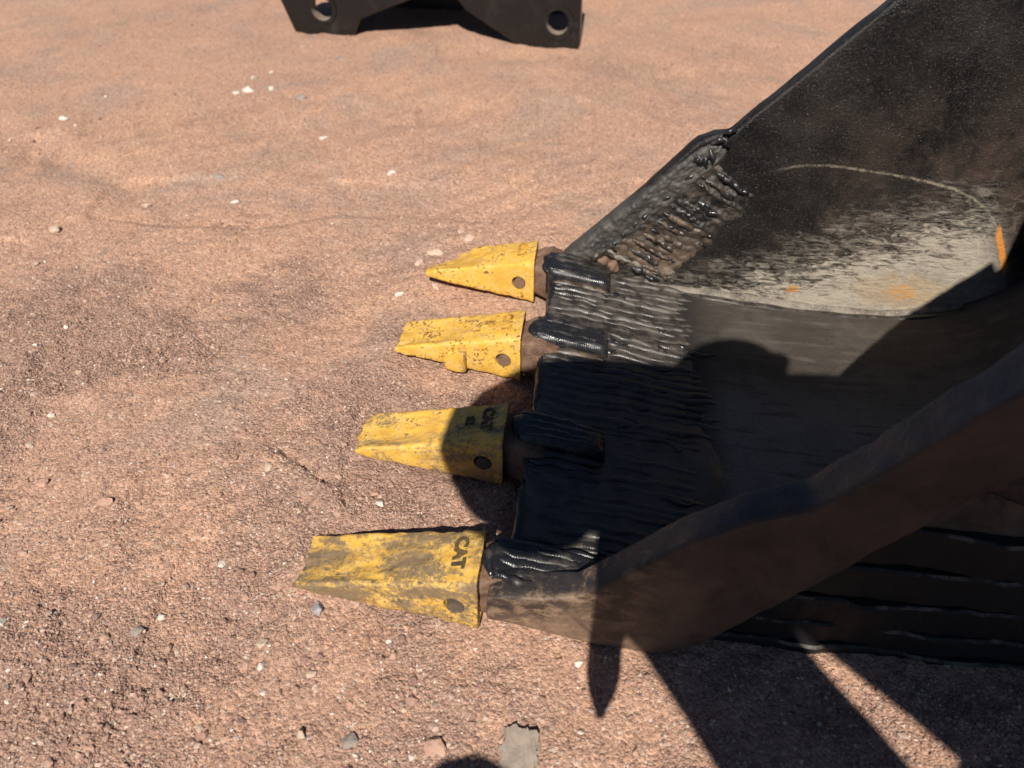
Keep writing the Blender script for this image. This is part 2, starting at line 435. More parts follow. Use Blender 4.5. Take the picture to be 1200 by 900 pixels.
M_orange = mat_rust('fresh_rust', (0.42, 0.16, 0.035), (0.60, 0.26, 0.055), (0.50, 0.22, 0.06))
M_yel = [mat_yellow('tooth_paint_scuffed', 1.00, 0.24, 0.80, 7),
         mat_yellow('tooth_paint_grimy', 0.82, 0.55, 0.75, 3),
         mat_yellow('tooth_paint_speckled', 0.30, 0.22, 1.02, 5),
         mat_yellow('tooth_paint_bright', 0.12, 0.14, 0.98, 9)]
S_white = mat_stone('chalk_white', (0.46, 0.41, 0.35), (0.64, 0.59, 0.52))
S_tan = mat_stone('tan_stone', (0.36, 0.28, 0.21), (0.48, 0.38, 0.29))
S_grey = mat_stone('grey_stone', (0.19, 0.165, 0.15), (0.28, 0.24, 0.21))
S_red = mat_stone('pink_stone', (0.34, 0.20, 0.15), (0.43, 0.28, 0.21))
S_blue = mat_stone('blue_grey_stone', (0.20, 0.20, 0.215), (0.33, 0.32, 0.32))
S_clod = mat_stone('grey_clod', (0.20, 0.165, 0.135), (0.30, 0.25, 0.205))

# ------------------------------------------------------------------ bucket frame
B0 = Vector((-0.077, 0.545, -0.02))
LV = Vector((0.116, 0.993, 0)).normalized()
UV = Vector((LV.y, -LV.x, 0))
bucket = bpy.data.objects.new('excavator_bucket', None)
COL.objects.link(bucket)
bucket.location = B0
bucket.rotation_euler = (0, 0, math.atan2(UV.y, UV.x))
tag(bucket, 'large black steel digging bucket with four yellow teeth, lying open on the dirt', 'excavator bucket')

def to_uv(x, y):
    dx = x - B0.x; dy = y - B0.y
    return dx * UV.x + dy * UV.y, dx * LV.x + dy * LV.y

# ------------------------------------------------------------------ ground
def ground_rough(x, y):
    r = fbm(x * 2.1 + 3.3, y * 2.1 + 1.2, 3, 6, 0.6) * 2.3 + 0.48
    r += 0.45 * np.exp(-((x + 0.62) ** 2 / 0.18 + (y - 1.05) ** 2 / 0.20))
    r += 0.50 * np.exp(-((x + 0.15) ** 2 / 0.35 + (y - 0.45) ** 2 / 0.10))
    r -= 0.55 * np.exp(-((x - 0.5) ** 2 / 0.9 + (y - 2.1) ** 2 / 0.5))
    r -= 0.35 * np.exp(-((x + 0.5) ** 2 / 0.05 + (y - 0.47) ** 2 / 0.008))
    r = r * (1 - 0.72 * sstep(1.2, 2.3, y)) - 0.06 * sstep(1.5, 2.8, y)
    return np.clip(r, 0, 1)

GROOVES = [(-1.36, 1.94, -1.43, 2.38, 0.016), (-1.27, 1.93, -1.29, 2.06, 0.014), (-1.23, 1.89, -1.26, 2.06, 0.014), (-1.25, 2.16, -1.30, 2.36, 0.010), (-1.62, 2.57, -1.70, 2.80, 0.012), (-1.41, 2.43, -1.48, 2.62, 0.008), (-0.86, 1.72, -0.80, 2.0, 0.006)]
def ground_z(x, y):
    x = np.asarray(x, float); y = np.asarray(y, float)
    r = ground_rough(x, y)
    z = 0.012 * fbm(x * 0.9, y * 0.9, 21, 3) + 0.010 * fbm(x * 3.1, y * 3.1, 5, 4)
    z = z + (0.0050 + 0.0070 * r) * fbm(x * 13, y * 13, 9, 5, 0.6)
    # drag marks and footprints in the dust
    z = z + 0.0045 * fbm((x * 0.8 + y * 0.6) * 3.0, (y * 0.8 - x * 0.6) * 26, 41, 3) * sstep(0.45, 0.7, vnoise(x * 1.8, y * 1.8, 61))
    z = z - 0.010 * sstep(0.66, 0.74, vnoise(x * 5.2 + 3.1, y * 3.4, 71)) * (0.5 + 0.5 * vnoise(x * 3, y * 3, 72))
    z = z + (0.0010 + 0.0038 * r) * fbm(x * 70, y * 70, 31, 3, 0.6)
    u, v = to_uv(x, y)
    # dirt pushed up ahead of the tips
    for k in range(4):
        vc = 0.25 * k + 0.07
        z = z + (0.020 - 0.002 * k) * np.exp(-(((u + 0.225) / 0.055) ** 2 + ((v - vc) / 0.085) ** 2))
        z = z + 0.006 * np.exp(-(((u + 0.11) / 0.09) ** 2 + ((v - vc - 0.10) / 0.03) ** 2))
    # old wheel scuffs far left
    z = z - 0.010 * np.exp(-((x * 0.55 + y * 0.83 - 0.98) / 0.05) ** 2) * sstep(-0.7, -1.2, x)
    for (xa, ya, xb, yb, dp) in GROOVES:
        ln = math.hypot(xb - xa, yb - ya); tx, ty = (xb - xa) / ln, (yb - ya) / ln
        al = (x - xa) * tx + (y - ya) * ty; ac = -(x - xa) * ty + (y - ya) * tx + 0.01 * fbm(x * 8, y * 8, 3, 2)
        z = z - dp * np.exp(-(ac / 0.011) ** 2) * sstep(-0.05, 0.05, al) * sstep(ln + 0.05, ln - 0.05, al)
    # cracks / scarp running toward the near tooth
    w = 0.02 * fbm(x * 9, y * 9, 77, 3)
    d = (x + 0.33) * 0.66 + (y - 0.83) * 0.75 + w
    along = (x + 0.33) * 0.75 - (y - 0.83) * 0.66
    z = z - 0.010 * sstep(0.35, 0.7, vnoise(along * 45, d * 20, 5)) * np.exp(-(d / 0.006) ** 2) * sstep(-0.09, -0.03, along) * sstep(0.15, 0.09, along)
    z = z + 0.008 * sstep(0.03, 0.0, np.abs(d + 0.02)) * sstep(-0.12, -0.04, along) * sstep(0.17, 0.09, along)
    # keep level under the bucket
    inside = sstep(0.02, 0.10, u) * sstep(0.035, 0.06, v) * sstep(0.86, 0.80, v) * sstep(1.3, 1.1, u)
    z = z * (1 - inside) - 0.012 * inside
    far = sstep(4, 12, np.hypot(x, y))
    return z * (1 - far * 0.4)

def axis(lo, hi, step, out, grow):
    a = list(np.arange(lo, hi + step / 2, step))
    s = step; p = a[-1]
    while p < out: s *= grow; p += s; a.append(p)
    s = step; p = a[0]; pre = []
    while p > -out: s *= grow; p -= s; pre.append(p)
    return np.array(pre[::-1] + a)

gx = axis(-0.95, 0.72, 0.0042, 300, 1.045)
gy = axis(0.30, 1.75, 0.0045, 300, 1.035)
GX, GY = np.meshgrid(gx, gy)
GZ = ground_z(GX, GY)
V = np.stack([GX, GY, GZ], -1).reshape(-1, 3)
nx, ny = len(gx), len(gy)
idx = np.arange(nx * ny).reshape(ny, nx)
F = np.stack([idx[:-1, :-1], idx[:-1, 1:], idx[1:, 1:], idx[1:, :-1]], -1).reshape(-1, 4)
ground = npmesh('ground', V, F, M_dirt, True)
at = ground.data.attributes.new('rough', 'FLOAT', 'POINT')
at.data.foreach_set('value', ground_rough(GX, GY).astype(np.float32).ravel())
tag(ground, 'reddish brown dusty dirt with fine gravel', kind='structure')

# ------------------------------------------------------------------ loose gravel (uncountable)
def scatter(n, rmin, rmax, kind):
    X = []; Y = []
    tot = 0
    while tot < n:
        m = n * 3
        yy = 0.28 + 3.2 * rng.random(m) ** 1.9
        xx = (rng.random(m) * 2 - 1) * (0.42 + 0.72 * yy)
        u, v = to_uv(xx, yy)
        ok = ~((u > 0.06) & (v > 0.0) & (v < 0.87))
        for k in range(4):
            ok &= ~((u > -0.215) & (u < 0.09) & (v > 0.25 * k - 0.004) & (v < 0.25 * k + 0.105))
        ok &= rng.random(m) < (0.10 + 0.90 * ground_rough(xx, yy) ** 1.2)
        X.append(xx[ok]); Y.append(yy[ok]); tot += ok.sum()
    X = np.concatenate(X)[:n]; Y = np.concatenate(Y)[:n]
    if kind == 'oct':
        pv = np.array([(1, 0, 0), (-1, 0, 0), (0, 1, 0), (0, -1, 0), (0, 0, 1), (0, 0, -1)], float)
        pf = np.array([(0, 2, 4), (2, 1, 4), (1, 3, 4), (3, 0, 4), (2, 0, 5), (1, 2, 5), (3, 1, 5), (0, 3, 5)])
    else:
        t = (1 + 5 ** .5) / 2
        pv = np.array([(-1, t, 0), (1, t, 0), (-1, -t, 0), (1, -t, 0), (0, -1, t), (0, 1, t), (0, -1, -t), (0, 1, -t), (t, 0, -1), (t, 0, 1), (-t, 0, -1), (-t, 0, 1)]) / 1.9
        pf = np.array([(0, 11, 5), (0, 5, 1), (0, 1, 7), (0, 7, 10), (0, 10, 11), (1, 5, 9), (5, 11, 4), (11, 10, 2), (10, 7, 6), (7, 1, 8), (3, 9, 4), (3, 4, 2), (3, 2, 6), (3, 6, 8), (3, 8, 9), (4, 9, 5), (2, 4, 11), (6, 2, 10), (8, 6, 7), (9, 8, 1)])
    P = np.repeat(pv[None], n, 0) * (0.72 + 0.56 * rng.random((n, len(pv), 1)))
    r = rmin * (rmax / rmin) ** (rng.random(n) ** (1.8 if kind == 'oct' else 2.6))
    sc3 = np.stack([1.0 + 0.5 * rng.random(n), 0.8 + 0.4 * rng.random(n), 0.55 + 0.35 * rng.random(n)], -1)
    P = P * sc3[:, None] * r[:, None, None]
    a = rng.random(n) * 6.283; ti = rng.normal(0, 0.5, n)
    ca, sa, ct, st_ = np.cos(a), np.sin(a), np.cos(ti), np.sin(ti)
    y1 = P[..., 1] * ct[:, None] - P[..., 2] * st_[:, None]; z1 = P[..., 1] * st_[:, None] + P[..., 2] * ct[:, None]
    x2 = P[..., 0] * ca[:, None] - y1 * sa[:, None]; y2 = P[..., 0] * sa[:, None] + y1 * ca[:, None]
    zz = ground_z(X, Y) + r * (0.05 + 0.3 * rng.random(n))
    P = np.stack([x2 + X[:, None], y2 + Y[:, None], z1 + zz[:, None]], -1)
    Fc = (pf[None] + (np.arange(n) * len(pv))[:, None, None]).reshape(-1, 3)
    pal = np.array([(0.33, 0.205, 0.155), (0.28, 0.172, 0.138), (0.39, 0.25, 0.19), (0.23, 0.14, 0.12), (0.30, 0.225, 0.19), (0.44, 0.33, 0.26), (0.62, 0.55, 0.48), (0.16, 0.12, 0.11)])
    ci = rng.choice(len(pal), n, p=[.24, .22, .17, .11, .08, .12, .028, .032])
    cc = pal[ci] * (0.85 + 0.3 * rng.random((n, 1)))
    return P.reshape(-1, 3), Fc, np.repeat(cc, len(pv), 0)

def gravel(name, n, a, b, kind, label):
    P, Fc, cc = scatter(n, a, b, kind)
    o = npmesh(name, P, Fc, M_grain, False)
    ca = o.data.attributes.new('tint', 'FLOAT_COLOR', 'POINT')
    ca.data.foreach_set('color', np.concatenate([cc, np.ones((len(cc), 1))], 1).astype(np.float32).ravel())
    tag(o, label, 'gravel', kind='stuff')
gravel('grit', 135000, 0.0009, 0.0028, 'oct', 'fine reddish grit strewn all over the dirt')
gravel('gravel', 4800, 0.0020, 0.0056, 'ico', 'loose small pebbles scattered over the reddish dirt')

# ------------------------------------------------------------------ bucket: floor, side plates, shell
PROF = [(0.075, 0.083), (0.12, 0.076), (0.18, 0.068), (0.25, 0.060), (0.34, 0.052), (0.45, 0.044), (0.60, 0.037), (0.74, 0.040), (0.84, 0.066),
        (0.92, 0.118), (0.985, 0.20), (1.02, 0.31), (1.03, 0.44), (1.01, 0.58), (0.96, 0.72), (0.89, 0.84)]
def v_far(u): return 0.812 - 0.050 * max(0.0, u - 0.1)
def v_near(u): return 0.038 + 0.050 * max(0.0, u - 0.1)
def floor_z(u):
    for (a, za), (b_, zb) in zip(PROF[:9], PROF[1:9]):
        if a <= u <= b_: return za + (zb - za) * (u - a) / (b_ - a)
    return PROF[0][1] if u < PROF[0][0] else PROF[8][1]

def build_shell():
    # refine profile
    pts = [Vector((a, 0, b)) for a, b in PROF]
    fine = []
    for i in range(len(pts) - 1):
        p0 = pts[max(i - 1, 0)]; p1 = pts[i]; p2 = pts[i + 1]; p3 = pts[min(i + 2, len(pts) - 1)]
        for k in range(5):
            t = k / 5
            fine.append(0.5 * ((2 * p1) + (-p0 + p2) * t + (2 * p0 - 5 * p1 + 4 * p2 - p3) * t * t + (-p0 + 3 * p1 - 3 * p2 + p3) * t ** 3))
    fine.append(pts[-1])
    nv = 60; V = []; F = []
    for i, p in enumerate(fine):
        for j in range(nv + 1):
            f = j / nv
            v = v_near(p.x) - 0.005 + (v_far(p.x) + 0.005 - v_near(p.x) + 0.005) * f
            w = 0.0022 * mnoise.noise(Vector((p.x * 6, v * 6, p.z * 6))) + 0.0008 * mnoise.noise(Vector((p.x * 40, v * 40, p.z * 40)))
            V.append((p.x, v, p.z + w))
    n = nv + 1
    for i in range(len(fine) - 1):
        for j in range(nv):
            a = i * n + j; F.append((a, a + 1, a + n + 1, a + n))
    # outer skin, 22 mm away
    off = len(V); th = 0.022
    for i, p in enumerate(fine):
        q0 = fine[max(i - 1, 0)]; q1 = fine[min(i + 1, len(fine) - 1)]
        d = (q1 - q0).normalized(); nrm = Vector((d.z, 0, -d.x))
        for j in range(nv + 1):
            f = j / nv
            v = v_near(p.x) - 0.005 + (v_far(p.x) + 0.01 - v_near(p.x)) * f
            V.append((p.x + nrm.x * th, v, p.z + nrm.z * th))
    for i in range(len(fine) - 1):
        for j in range(nv):
            a = off + i * n + j; F.append((a, a + n, a + n + 1, a + 1))
    for j in range(nv):
        F.append((j, off + j, off + j + 1, j + 1))
        a = (len(fine) - 1) * n + j; F.append((a, a + 1, off + a + 1, off + a))
    for i in range(len(fine) - 1):
        a = i * n; F.append((a, a + n, off + a + n, off + a))
        a = i * n + nv; F.append((a, off + a, off + a + n, a + n))
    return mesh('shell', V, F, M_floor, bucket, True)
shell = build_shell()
shell['label'] = 'worn grey brown steel floor curving up into the back'

def plate(name, outline, vf0, vf1, mat, parent, bev=0.006, seg=3):
    """extruded (u,z) outline between v surfaces vf0(u) and vf1(u)"""
    n = len(outline)
    V = [(u, vf0(u), z) for u, z in outline] + [(u, vf1(u), z) for u, z in outline]
    F = [tuple(range(n - 1, -1, -1)), tuple(range(n, 2 * n))]
    for i in range(n):
        j = (i + 1) % n; F.append((i, j, j + n, i + n))
    o = mesh(name, V, F, mat, parent)
    fix_normals(o)
    bevel_mesh(o, bev, seg)
    bm = bmesh.new(); bm.from_mesh(o.data)
    bmesh.ops.triangulate(bm, faces=[f for f in bm.faces if len(f.verts) > 4])
    bm.to_mesh(o.data); bm.free()
    return o

BACK = [(0.90, 0.90), (0.985, 0.74), (1.035, 0.59), (1.055, 0.44), (1.045, 0.30), (1.005, 0.18), (0.935, 0.095), (0.85, 0.043), (0.74, 0.018), (0.60, 0.014)]
far_edge = [(0.073, 0.066), (0.078, 0.092), (0.12, 0.131), (0.22, 0.247), (0.318, 0.362), (0.345, 0.376), (0.372, 0.380), (0.57, 0.598), (0.75, 0.790)]
far_plate = plate('side_plate', far_edge + BACK + [(0.45, 0.022), (0.25, 0.036), (0.12, 0.05)], lambda u: v_far(u), lambda u: v_far(u) + 0.034, M_wall, bucket, 0.010, 4)
far_plate['label'] = 'far black side wall with dried grey slurry across its foot'

near_edge = [(0.046, 0.062), (0.046, 0.104), (0.07, 0.112), (0.115, 0.114), (0.155, 0.124), (0.205, 0.172), (0.275, 0.246), (0.330, 0.286), (0.385, 0.312), (0.43, 0.365), (0.53, 0.500), (0.62, 0.622), (0.75, 0.785), (0.87, 0.922)]
near_inner = plate('side_plate', [(0.20, 0.130)] + [(a_ + 0.022, b_ - 0.022) for a_, b_ in near_edge[5:]] + BACK + [(0.45, 0.022), (0.30, 0.022)], lambda u: v_near(u) - 0.010, lambda u: v_near(u) + 0.004, M_black_old, bucket, 0.003, 2)
near_inner['label'] = 'near black side wall in shade'
bar_low = [(0.895, 0.88), (0.78, 0.72), (0.70, 0.585), (0.60, 0.445), (0.483, 0.286), (0.415, 0.185), (0.348, 0.092), (0.315, 0.050), (0.288, 0.026), (0.262, 0.016), (0.188, 0.024), (0.115, 0.042)]
side_bar = plate('side_bar', near_edge + bar_low, lambda u: -0.003 + 0.010 * u, lambda u: max(0.038, v_near(u) - 0.004), M_outer, bucket, 0.0035, 2)
side_bar['label'] = 'thick dusty brown side bar along the near cutting edge'
def roughen(o, amp, sc_, cuts=0, lim=None):
    bm = bmesh.new(); bm.from_mesh(o.data)
    if cuts:
        bmesh.ops.triangulate(bm, faces=bm.faces)
        for _ in range(cuts):
            es = [e for e in bm.edges if e.calc_length() > lim]
            if not es: break
            bmesh.ops.subdivide_edges(bm, edges=es, cuts=1)
            bmesh.ops.triangulate(bm, faces=[f for f in bm.faces if len(f.verts) > 3])
    bm.normal_update()
    for v in bm.verts:
        d = amp * mnoise.fractal(v.co * sc_, 0.8, 2.0, 4)
        v.co += v.normal * d
    bm.to_mesh(o.data); bm.free(); o.data.update()
    o.data.polygons.foreach_set('use_smooth', [True] * len(o.data.polygons))
roughen(side_bar, 0.0022, 22, 6, 0.02)
roughen(far_plate, 0.0022, 14, 6, 0.03)
for o in (side_bar, far_plate):
    pass

# second reinforcing panel higher on the near side, and wear bars along the bottom
pan = plate('cheek_panel', [(0.545, 0.335), (0.66, 0.495), (0.80, 0.66), (0.93, 0.60), (0.97, 0.42), (0.90, 0.30), (0.72, 0.26)], lambda u: v_near(u) - 0.030, lambda u: v_near(u) - 0.008, M_outer, bucket, 0.004, 2)
def bar_strip(z0, z1, ua, ub, out, seed):
    rows = []; N = 70
    for i in range(N + 1):
        f = i / N; u = ua + (ub - ua) * f
        vv = v_near(u) - 0.010
        j = 0.008 * mnoise.noise(Vector((u * 7, seed * 3.3, 0))) + 0.003 * mnoise.noise(Vector((u * 40, seed * 2.3, 0)))
        k = 0.006 * mnoise.noise(Vector((u * 12, seed * 1.3, 4))) + 0.003 * mnoise.noise(Vector((u * 45, seed * 5.3, 4)))
        droop = -0.01 * f
        o_ = out * (0.6 + 1.8 * f)
        rows.append([(u, vv + 0.004, z0 + droop), (u, vv - o_ + k, z0 + 0.004 + j + droop), (u, vv - o_ - 0.001 + k, z1 - 0.004 + j + droop), (u, vv - o_ + 0.0025 + k, z1 - 0.001 + j + droop), (u, vv + 0.004, z1 + j + droop)])
    V, F = loft(rows)
    o = mesh('wear_bar', V, F, M_wear, bucket); fix_normals(o)
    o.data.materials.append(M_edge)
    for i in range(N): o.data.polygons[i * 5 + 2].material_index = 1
    return o
def mat_wear():
    m = NT('wear_bar_black')
    a = m.noise(26, 6, 0.7, m.mapping(scale=(0.5, 1, 2))); s = m.noise(200, 5, 0.7)
    c = m.mix(m.mapr(a, 0.5, 0.8), (0.009, 0.0085, 0.009), (0.021, 0.0165, 0.0145))
    return m.done(c, 0.6, 0, m.bump(s, 0.5, 0.002), 0.35)
def mat_worn_edge_highlight():  # broken pale wear that also paints a highlight along the bars' upper edges
    m = NT('worn_edge_highlight')
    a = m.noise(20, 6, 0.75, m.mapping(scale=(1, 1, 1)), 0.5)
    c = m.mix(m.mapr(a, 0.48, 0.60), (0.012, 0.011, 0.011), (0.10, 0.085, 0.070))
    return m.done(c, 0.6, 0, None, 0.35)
M_edge = mat_worn_edge_highlight()
M_wear = mat_wear()
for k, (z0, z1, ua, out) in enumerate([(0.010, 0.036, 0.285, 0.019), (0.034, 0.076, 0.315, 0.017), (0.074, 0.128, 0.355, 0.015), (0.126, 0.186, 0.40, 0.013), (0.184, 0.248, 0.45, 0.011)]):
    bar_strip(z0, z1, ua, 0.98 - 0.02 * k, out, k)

# ------------------------------------------------------------------ weld beads
def bead(path, width, height, mat, parent, seed, name='weld_bead', ripple=0.25, up=None, seg=4):
    """half round run of weld along a list of Vectors lying on a surface; up = surface normal"""
    up = up or Vector((0, 0, 1))
    rows = []; N = len(path)
    for i, p in enumerate(path):
        d = (path[min(i + 1, N - 1)] - path[max(i - 1, 0)]).normalized()
        side = d.cross(up).normalized()
        e = min(1.0, min(i, N - 1 - i) / 4.0 * 0.75 + 0.25)
        w = width * e * (1 + (0.28 if ripple < 0.6 else 0.75) * mnoise.noise(Vector((i * 0.33, seed * 7.7, 1))))
        h = height * e * (1 + ripple * mnoise.noise(Vector((i * 0.9, seed * 3.1, 9))) + 0.5 * mnoise.noise(Vector((i * 0.17, seed * 1.9, 5))))
        lat = side * (width * 0.35 * mnoise.noise(Vector((i * 0.22, seed * 2.3, 2))))
        row = []
        for k in range(seg + 1):
            a = math.pi * k / seg
            row.append(p + lat + side * (-math.cos(a) * w / 2) + up * (math.sin(a) ** 0.8 * max(h, 0.0008) - 0.0015))
        rows.append(row)
    V = []; F = []
    n = seg + 1
    for r in rows: V += r
    for i in range(N - 1):
        for k in range(seg):
            a = i * n + k; F.append((a, a + 1, a + n + 1, a + n))
    F.append(tuple(range(n))); F.append(tuple(range((N - 1) * n + n - 1, (N - 1) * n - 1, -1)))
    o = mesh(name, V, F, mat, parent, True)
    fix_normals(o)
    return o

# lip plate under the beads (raised hard-faced overlay on the floor's leading edge)
def build_lip():
    V = []; F = []
    nu, nv = 30, 80
    for i in range(nu + 1):
        u = 0.066 + (0.350 - 0.066) * i / nu
        for j in range(nv + 1):
            v = 0.045 + (0.806 - 0.045) * j / nv
            un = u + 0.006 * mnoise.noise(Vector((v * 14, 3, 1))) * (1 if i == 0 else 0) + (0.03 * mnoise.noise(Vector((v * 5, 8, 2))) - 0.02 * (v - 0.3)) * (i / nu) ** 3
            z = floor_z(u) + 0.011 * (1 - (i / nu) ** 2.2) + 0.0015 * mnoise.noise(Vector((u * 25, v * 25, 3)))
            if i == 0: z -= 0.008
            if i == nu: z = floor_z(u) - 0.002
            V.append((un, v, z))
    n = nv + 1
    for i in range(nu):
        for j in range(nv):
            a = i * n + j; F.append((a, a + n, a + n + 1, a + 1))
    off = len(V)
    for j in range(nv + 1):
        v = 0.045 + (0.806 - 0.045) * j / nv
        V.append((0.069, v, 0.048))
    for j in range(nv):
        F.append((j, j + 1, off + j + 1, off + j))
    o = mesh('lip_plate', V, F, M_lip, bucket, True)
    return o
lip = build_lip()
lip['label'] = 'thick black cutting lip under rows of hard facing weld'
def lip_z(u):
    f = min(1, max(0, (u - 0.066) / 0.284))
    return floor_z(u) + 0.011 * (1 - f ** 2.2)

STRAPS = [(0.022, 0.085), (0.268, 0.330), (0.520, 0.585), (0.735, 0.812)]
def rowbeads(u0f, u1f, v0, v1, step, wid, hgt, seedbase, skip=None, parent=lip):
    v = v0; k = 0
    while v < v1:
        w = wid * (0.75 + 0.6 * random.random())
        if not (skip and skip(v)):
            ua = u0f(v) + random.uniform(-0.006, 0.006); ub = u1f(v) + random.uniform(-0.022, 0.012)
            N = max(8, int((ub - ua) / 0.0055)); slant = random.uniform(-0.006, 0.006); bow = random.uniform(-0.006, 0.006)
            path = []
            for i in range(N + 1):
                f = i / N; u = ua + (ub - ua) * f
                path.append(Vector((u, v + slant * f + bow * math.sin(f * 3.1) + 0.012 * mnoise.noise(Vector((u * 9, v * 3.5, 4))) + 0.004 * mnoise.noise(Vector((u * 34, v * 30, 8))), lip_z(u))))
            dusty = random.random() < 0.25
            bead(path, w, hgt * random.uniform(0.6, 1.25), M_lip if not dusty else M_bead_dusty, parent, seedbase + k, ripple=0.12)
        v += step * random.uniform(0.78, 1.22); k += 1
in_strap = lambda v: any(a - 0.004 < v < b + 0.004 for a, b in STRAPS)
end_u = lambda v: 0.372 - 0.035 * max(0, (v - 0.4) / 0.4) + 0.012 * math.sin(v * 17)
rowbeads(lambda v: 0.188 if in_strap(v) else 0.072, end_u, 0.058, 0.803, 0.0178, 0.0115, 0.0046, 100)
# short broken runs between them where the passes overlap
for k in range(26):
    v = random.uniform(0.06, 0.79); u = random.uniform(0.16, 0.33)
    L_ = random.uniform(0.02, 0.06)
    bead([Vector((u + L_ * i / 8, v + 0.004 * math.sin(i), lip_z(u + L_ * i / 8) + 0.002)) for i in range(9)], 0.010, 0.0035, M_bead, lip, 700 + k)
# ragged rim where the overlay ends
for k in range(5):
    v0 = 0.07 + k * 0.145
    path = [Vector((0.072 + 0.003 * mnoise.noise(Vector((i * 0.4, k, 0))), v0 + 0.14 * i / 16, lip_z(0.072) - 0.001)) for i in range(17)]
    bead(path, 0.013, 0.004, M_bead, lip, 640 + k)

# floor-to-wall fillet seam
path = []
for i in range(46):
    u = 0.20 + 0.66 * i / 45
    zz = None
    for (a, za), (b_, zb) in zip(PROF, PROF[1:]):
        if a <= u <= b_: zz = za + (zb - za) * (u - a) / (b_ - a)
    path.append(Vector((u, v_far(u) - 0.006, zz + 0.002)))
seam = bead(path, 0.020, 0.005, M_seam, far_plate, 41, 'weld_seam', 0.12, Vector((0, -0.6, 0.8)).normalized(), 6)
path = [p + Vector((0, -0.012, -0.003)) for p in path]
bead(path, 0.014, 0.003, M_bead_dusty, far_plate, 42, 'weld_seam', 0.15, Vector((0, -0.25, 0.97)).normalized(), 5)

# ---- hard facing on the far side wall
WN = Vector((0, -1, 0))
def wall_pt(u, z, off=0.0): return Vector((u, v_far(u) - off, z))
# overlay pad along the cutting edge
M_pad = mat_black('pad_paint', 0.85, (0.085, 0.077, 0.068), 0.34, 0.6, (0.024, 0.023, 0.023), 120, 0.003, 0.8)
def pad():
    a0 = Vector((0.095, 0.098)); a1 = Vector((0.352, 0.374)); V = []; F = []
    d = (a1 - a0).normalized(); nrm = Vector((d.y, -d.x))
    NI, NJ = 110, 26
    for i in range(NI + 1):
        for j in range(NJ + 1):
            f = i / NI; g = j / NJ
            wd = 0.050 + 0.012 * mnoise.noise(Vector((f * 9, 2, 3)))
            eN = min(1.0, (NI - i) / 16) ** 0.5; p = a0 + (a1 - a0) * f + nrm * (wd * (0.25 + 0.75 * eN) * g - 0.002 + 0.010 * (1 - eN))
            ed = min(1, min(i, NI - i) / 6, (NJ - j) / 6 if j > NJ / 2 else 1)
            hh = 0.0075 * ed + 0.0035 * mnoise.fractal(Vector((p.x * 60, p.y * 60, 1)), 0.8, 2, 3) * ed + 0.0022 * mnoise.fractal(Vector((p.x * 170, p.y * 170, 5)), 0.8, 2, 2) * ed
            off = hh if j > 0 else hh
            V.append((p.x, v_far(p.x) - off + 0.001, p.y))
    n = NJ + 1
    for i in range(NI):
        for j in range(NJ):
            a = i * n + j; F.append((a, a + 1, a + n + 1, a + n))
    # roll over the edge to the outside
    off = len(V)
    for i in range(NI + 1):
        f = i / NI; eN = min(1.0, (NI - i) / 16) ** 0.5; p = a0 + (a1 - a0) * f - nrm * (0.011 * eN - 0.012 * (1 - eN) + 0.003 * mnoise.noise(Vector((f * 20, 7, 1))))
        V.append((p.x, v_far(p.x) + 0.004, p.y)); 
    for i in range(NI + 1):
        f = i / NI; eN = min(1.0, (NI - i) / 16) ** 0.5; p = a0 + (a1 - a0) * f - nrm * (0.009 * eN - 0.014 * (1 - eN))
        V.append((p.x, v_far(p.x) + 0.030, p.y))
    for i in range(NI):
        F.append((i * n, (i + 1) * n, off + i + 1, off + i))
        F.append((off + i, off + i + 1, off + NI + 1 + i + 1, off + NI + 1 + i))
    o = mesh('hard_facing_pad', V, F, M_pad, far_plate, True); fix_normals(o)
    return o
pad_o = pad()
def patch():
    q00 = Vector((0.150, 0.118)); q10 = Vector((0.352, 0.335)); q01 = Vector((0.300, 0.058)); q11 = Vector((0.445, 0.262))
    NI, NJ = 90, 60; V = []; F = []
    for i in range(NI + 1):
        for j in range(NJ + 1):
            f = i / NI; g = j / NJ
            g2 = g + 0.10 * mnoise.noise(Vector((f * 7, 3, 2))) * g
            p = (q00 * (1 - f) + q10 * f) * (1 - g2) + (q01 * (1 - f) + q11 * f) * g2
            ed = min(1, min(i, NI - i) / 4, min(j, NJ - j) / 6)
            w = f * 13 + 0.5 * mnoise.noise(Vector((f * 5, g * 3, 1))) + 0.15 * mnoise.noise(Vector((f * 30, g * 12, 7)))
            rid = 1 - abs(2 * (w - math.floor(w)) - 1)
            h = 0.0015 + 0.0060 * rid ** 0.7 * (0.55 + 0.6 * mnoise.noise(Vector((f * 9, g * 5, 9)))) + 0.0022 * mnoise.fractal(Vector((p.x * 110, p.y * 110, 2)), 0.7, 2, 3)
            V.append((p.x, v_far(p.x) + 0.0025 - (h + 0.0015) * ed, p.y))
    n = NJ + 1
    for i in range(NI):
        for j in range(NJ):
            a = i * n + j; F.append((a, a + 1, a + n + 1, a + n))
    o = mesh('hard_facing_patch', V, F, M_patch, far_plate, True); fix_normals(o)
    return o
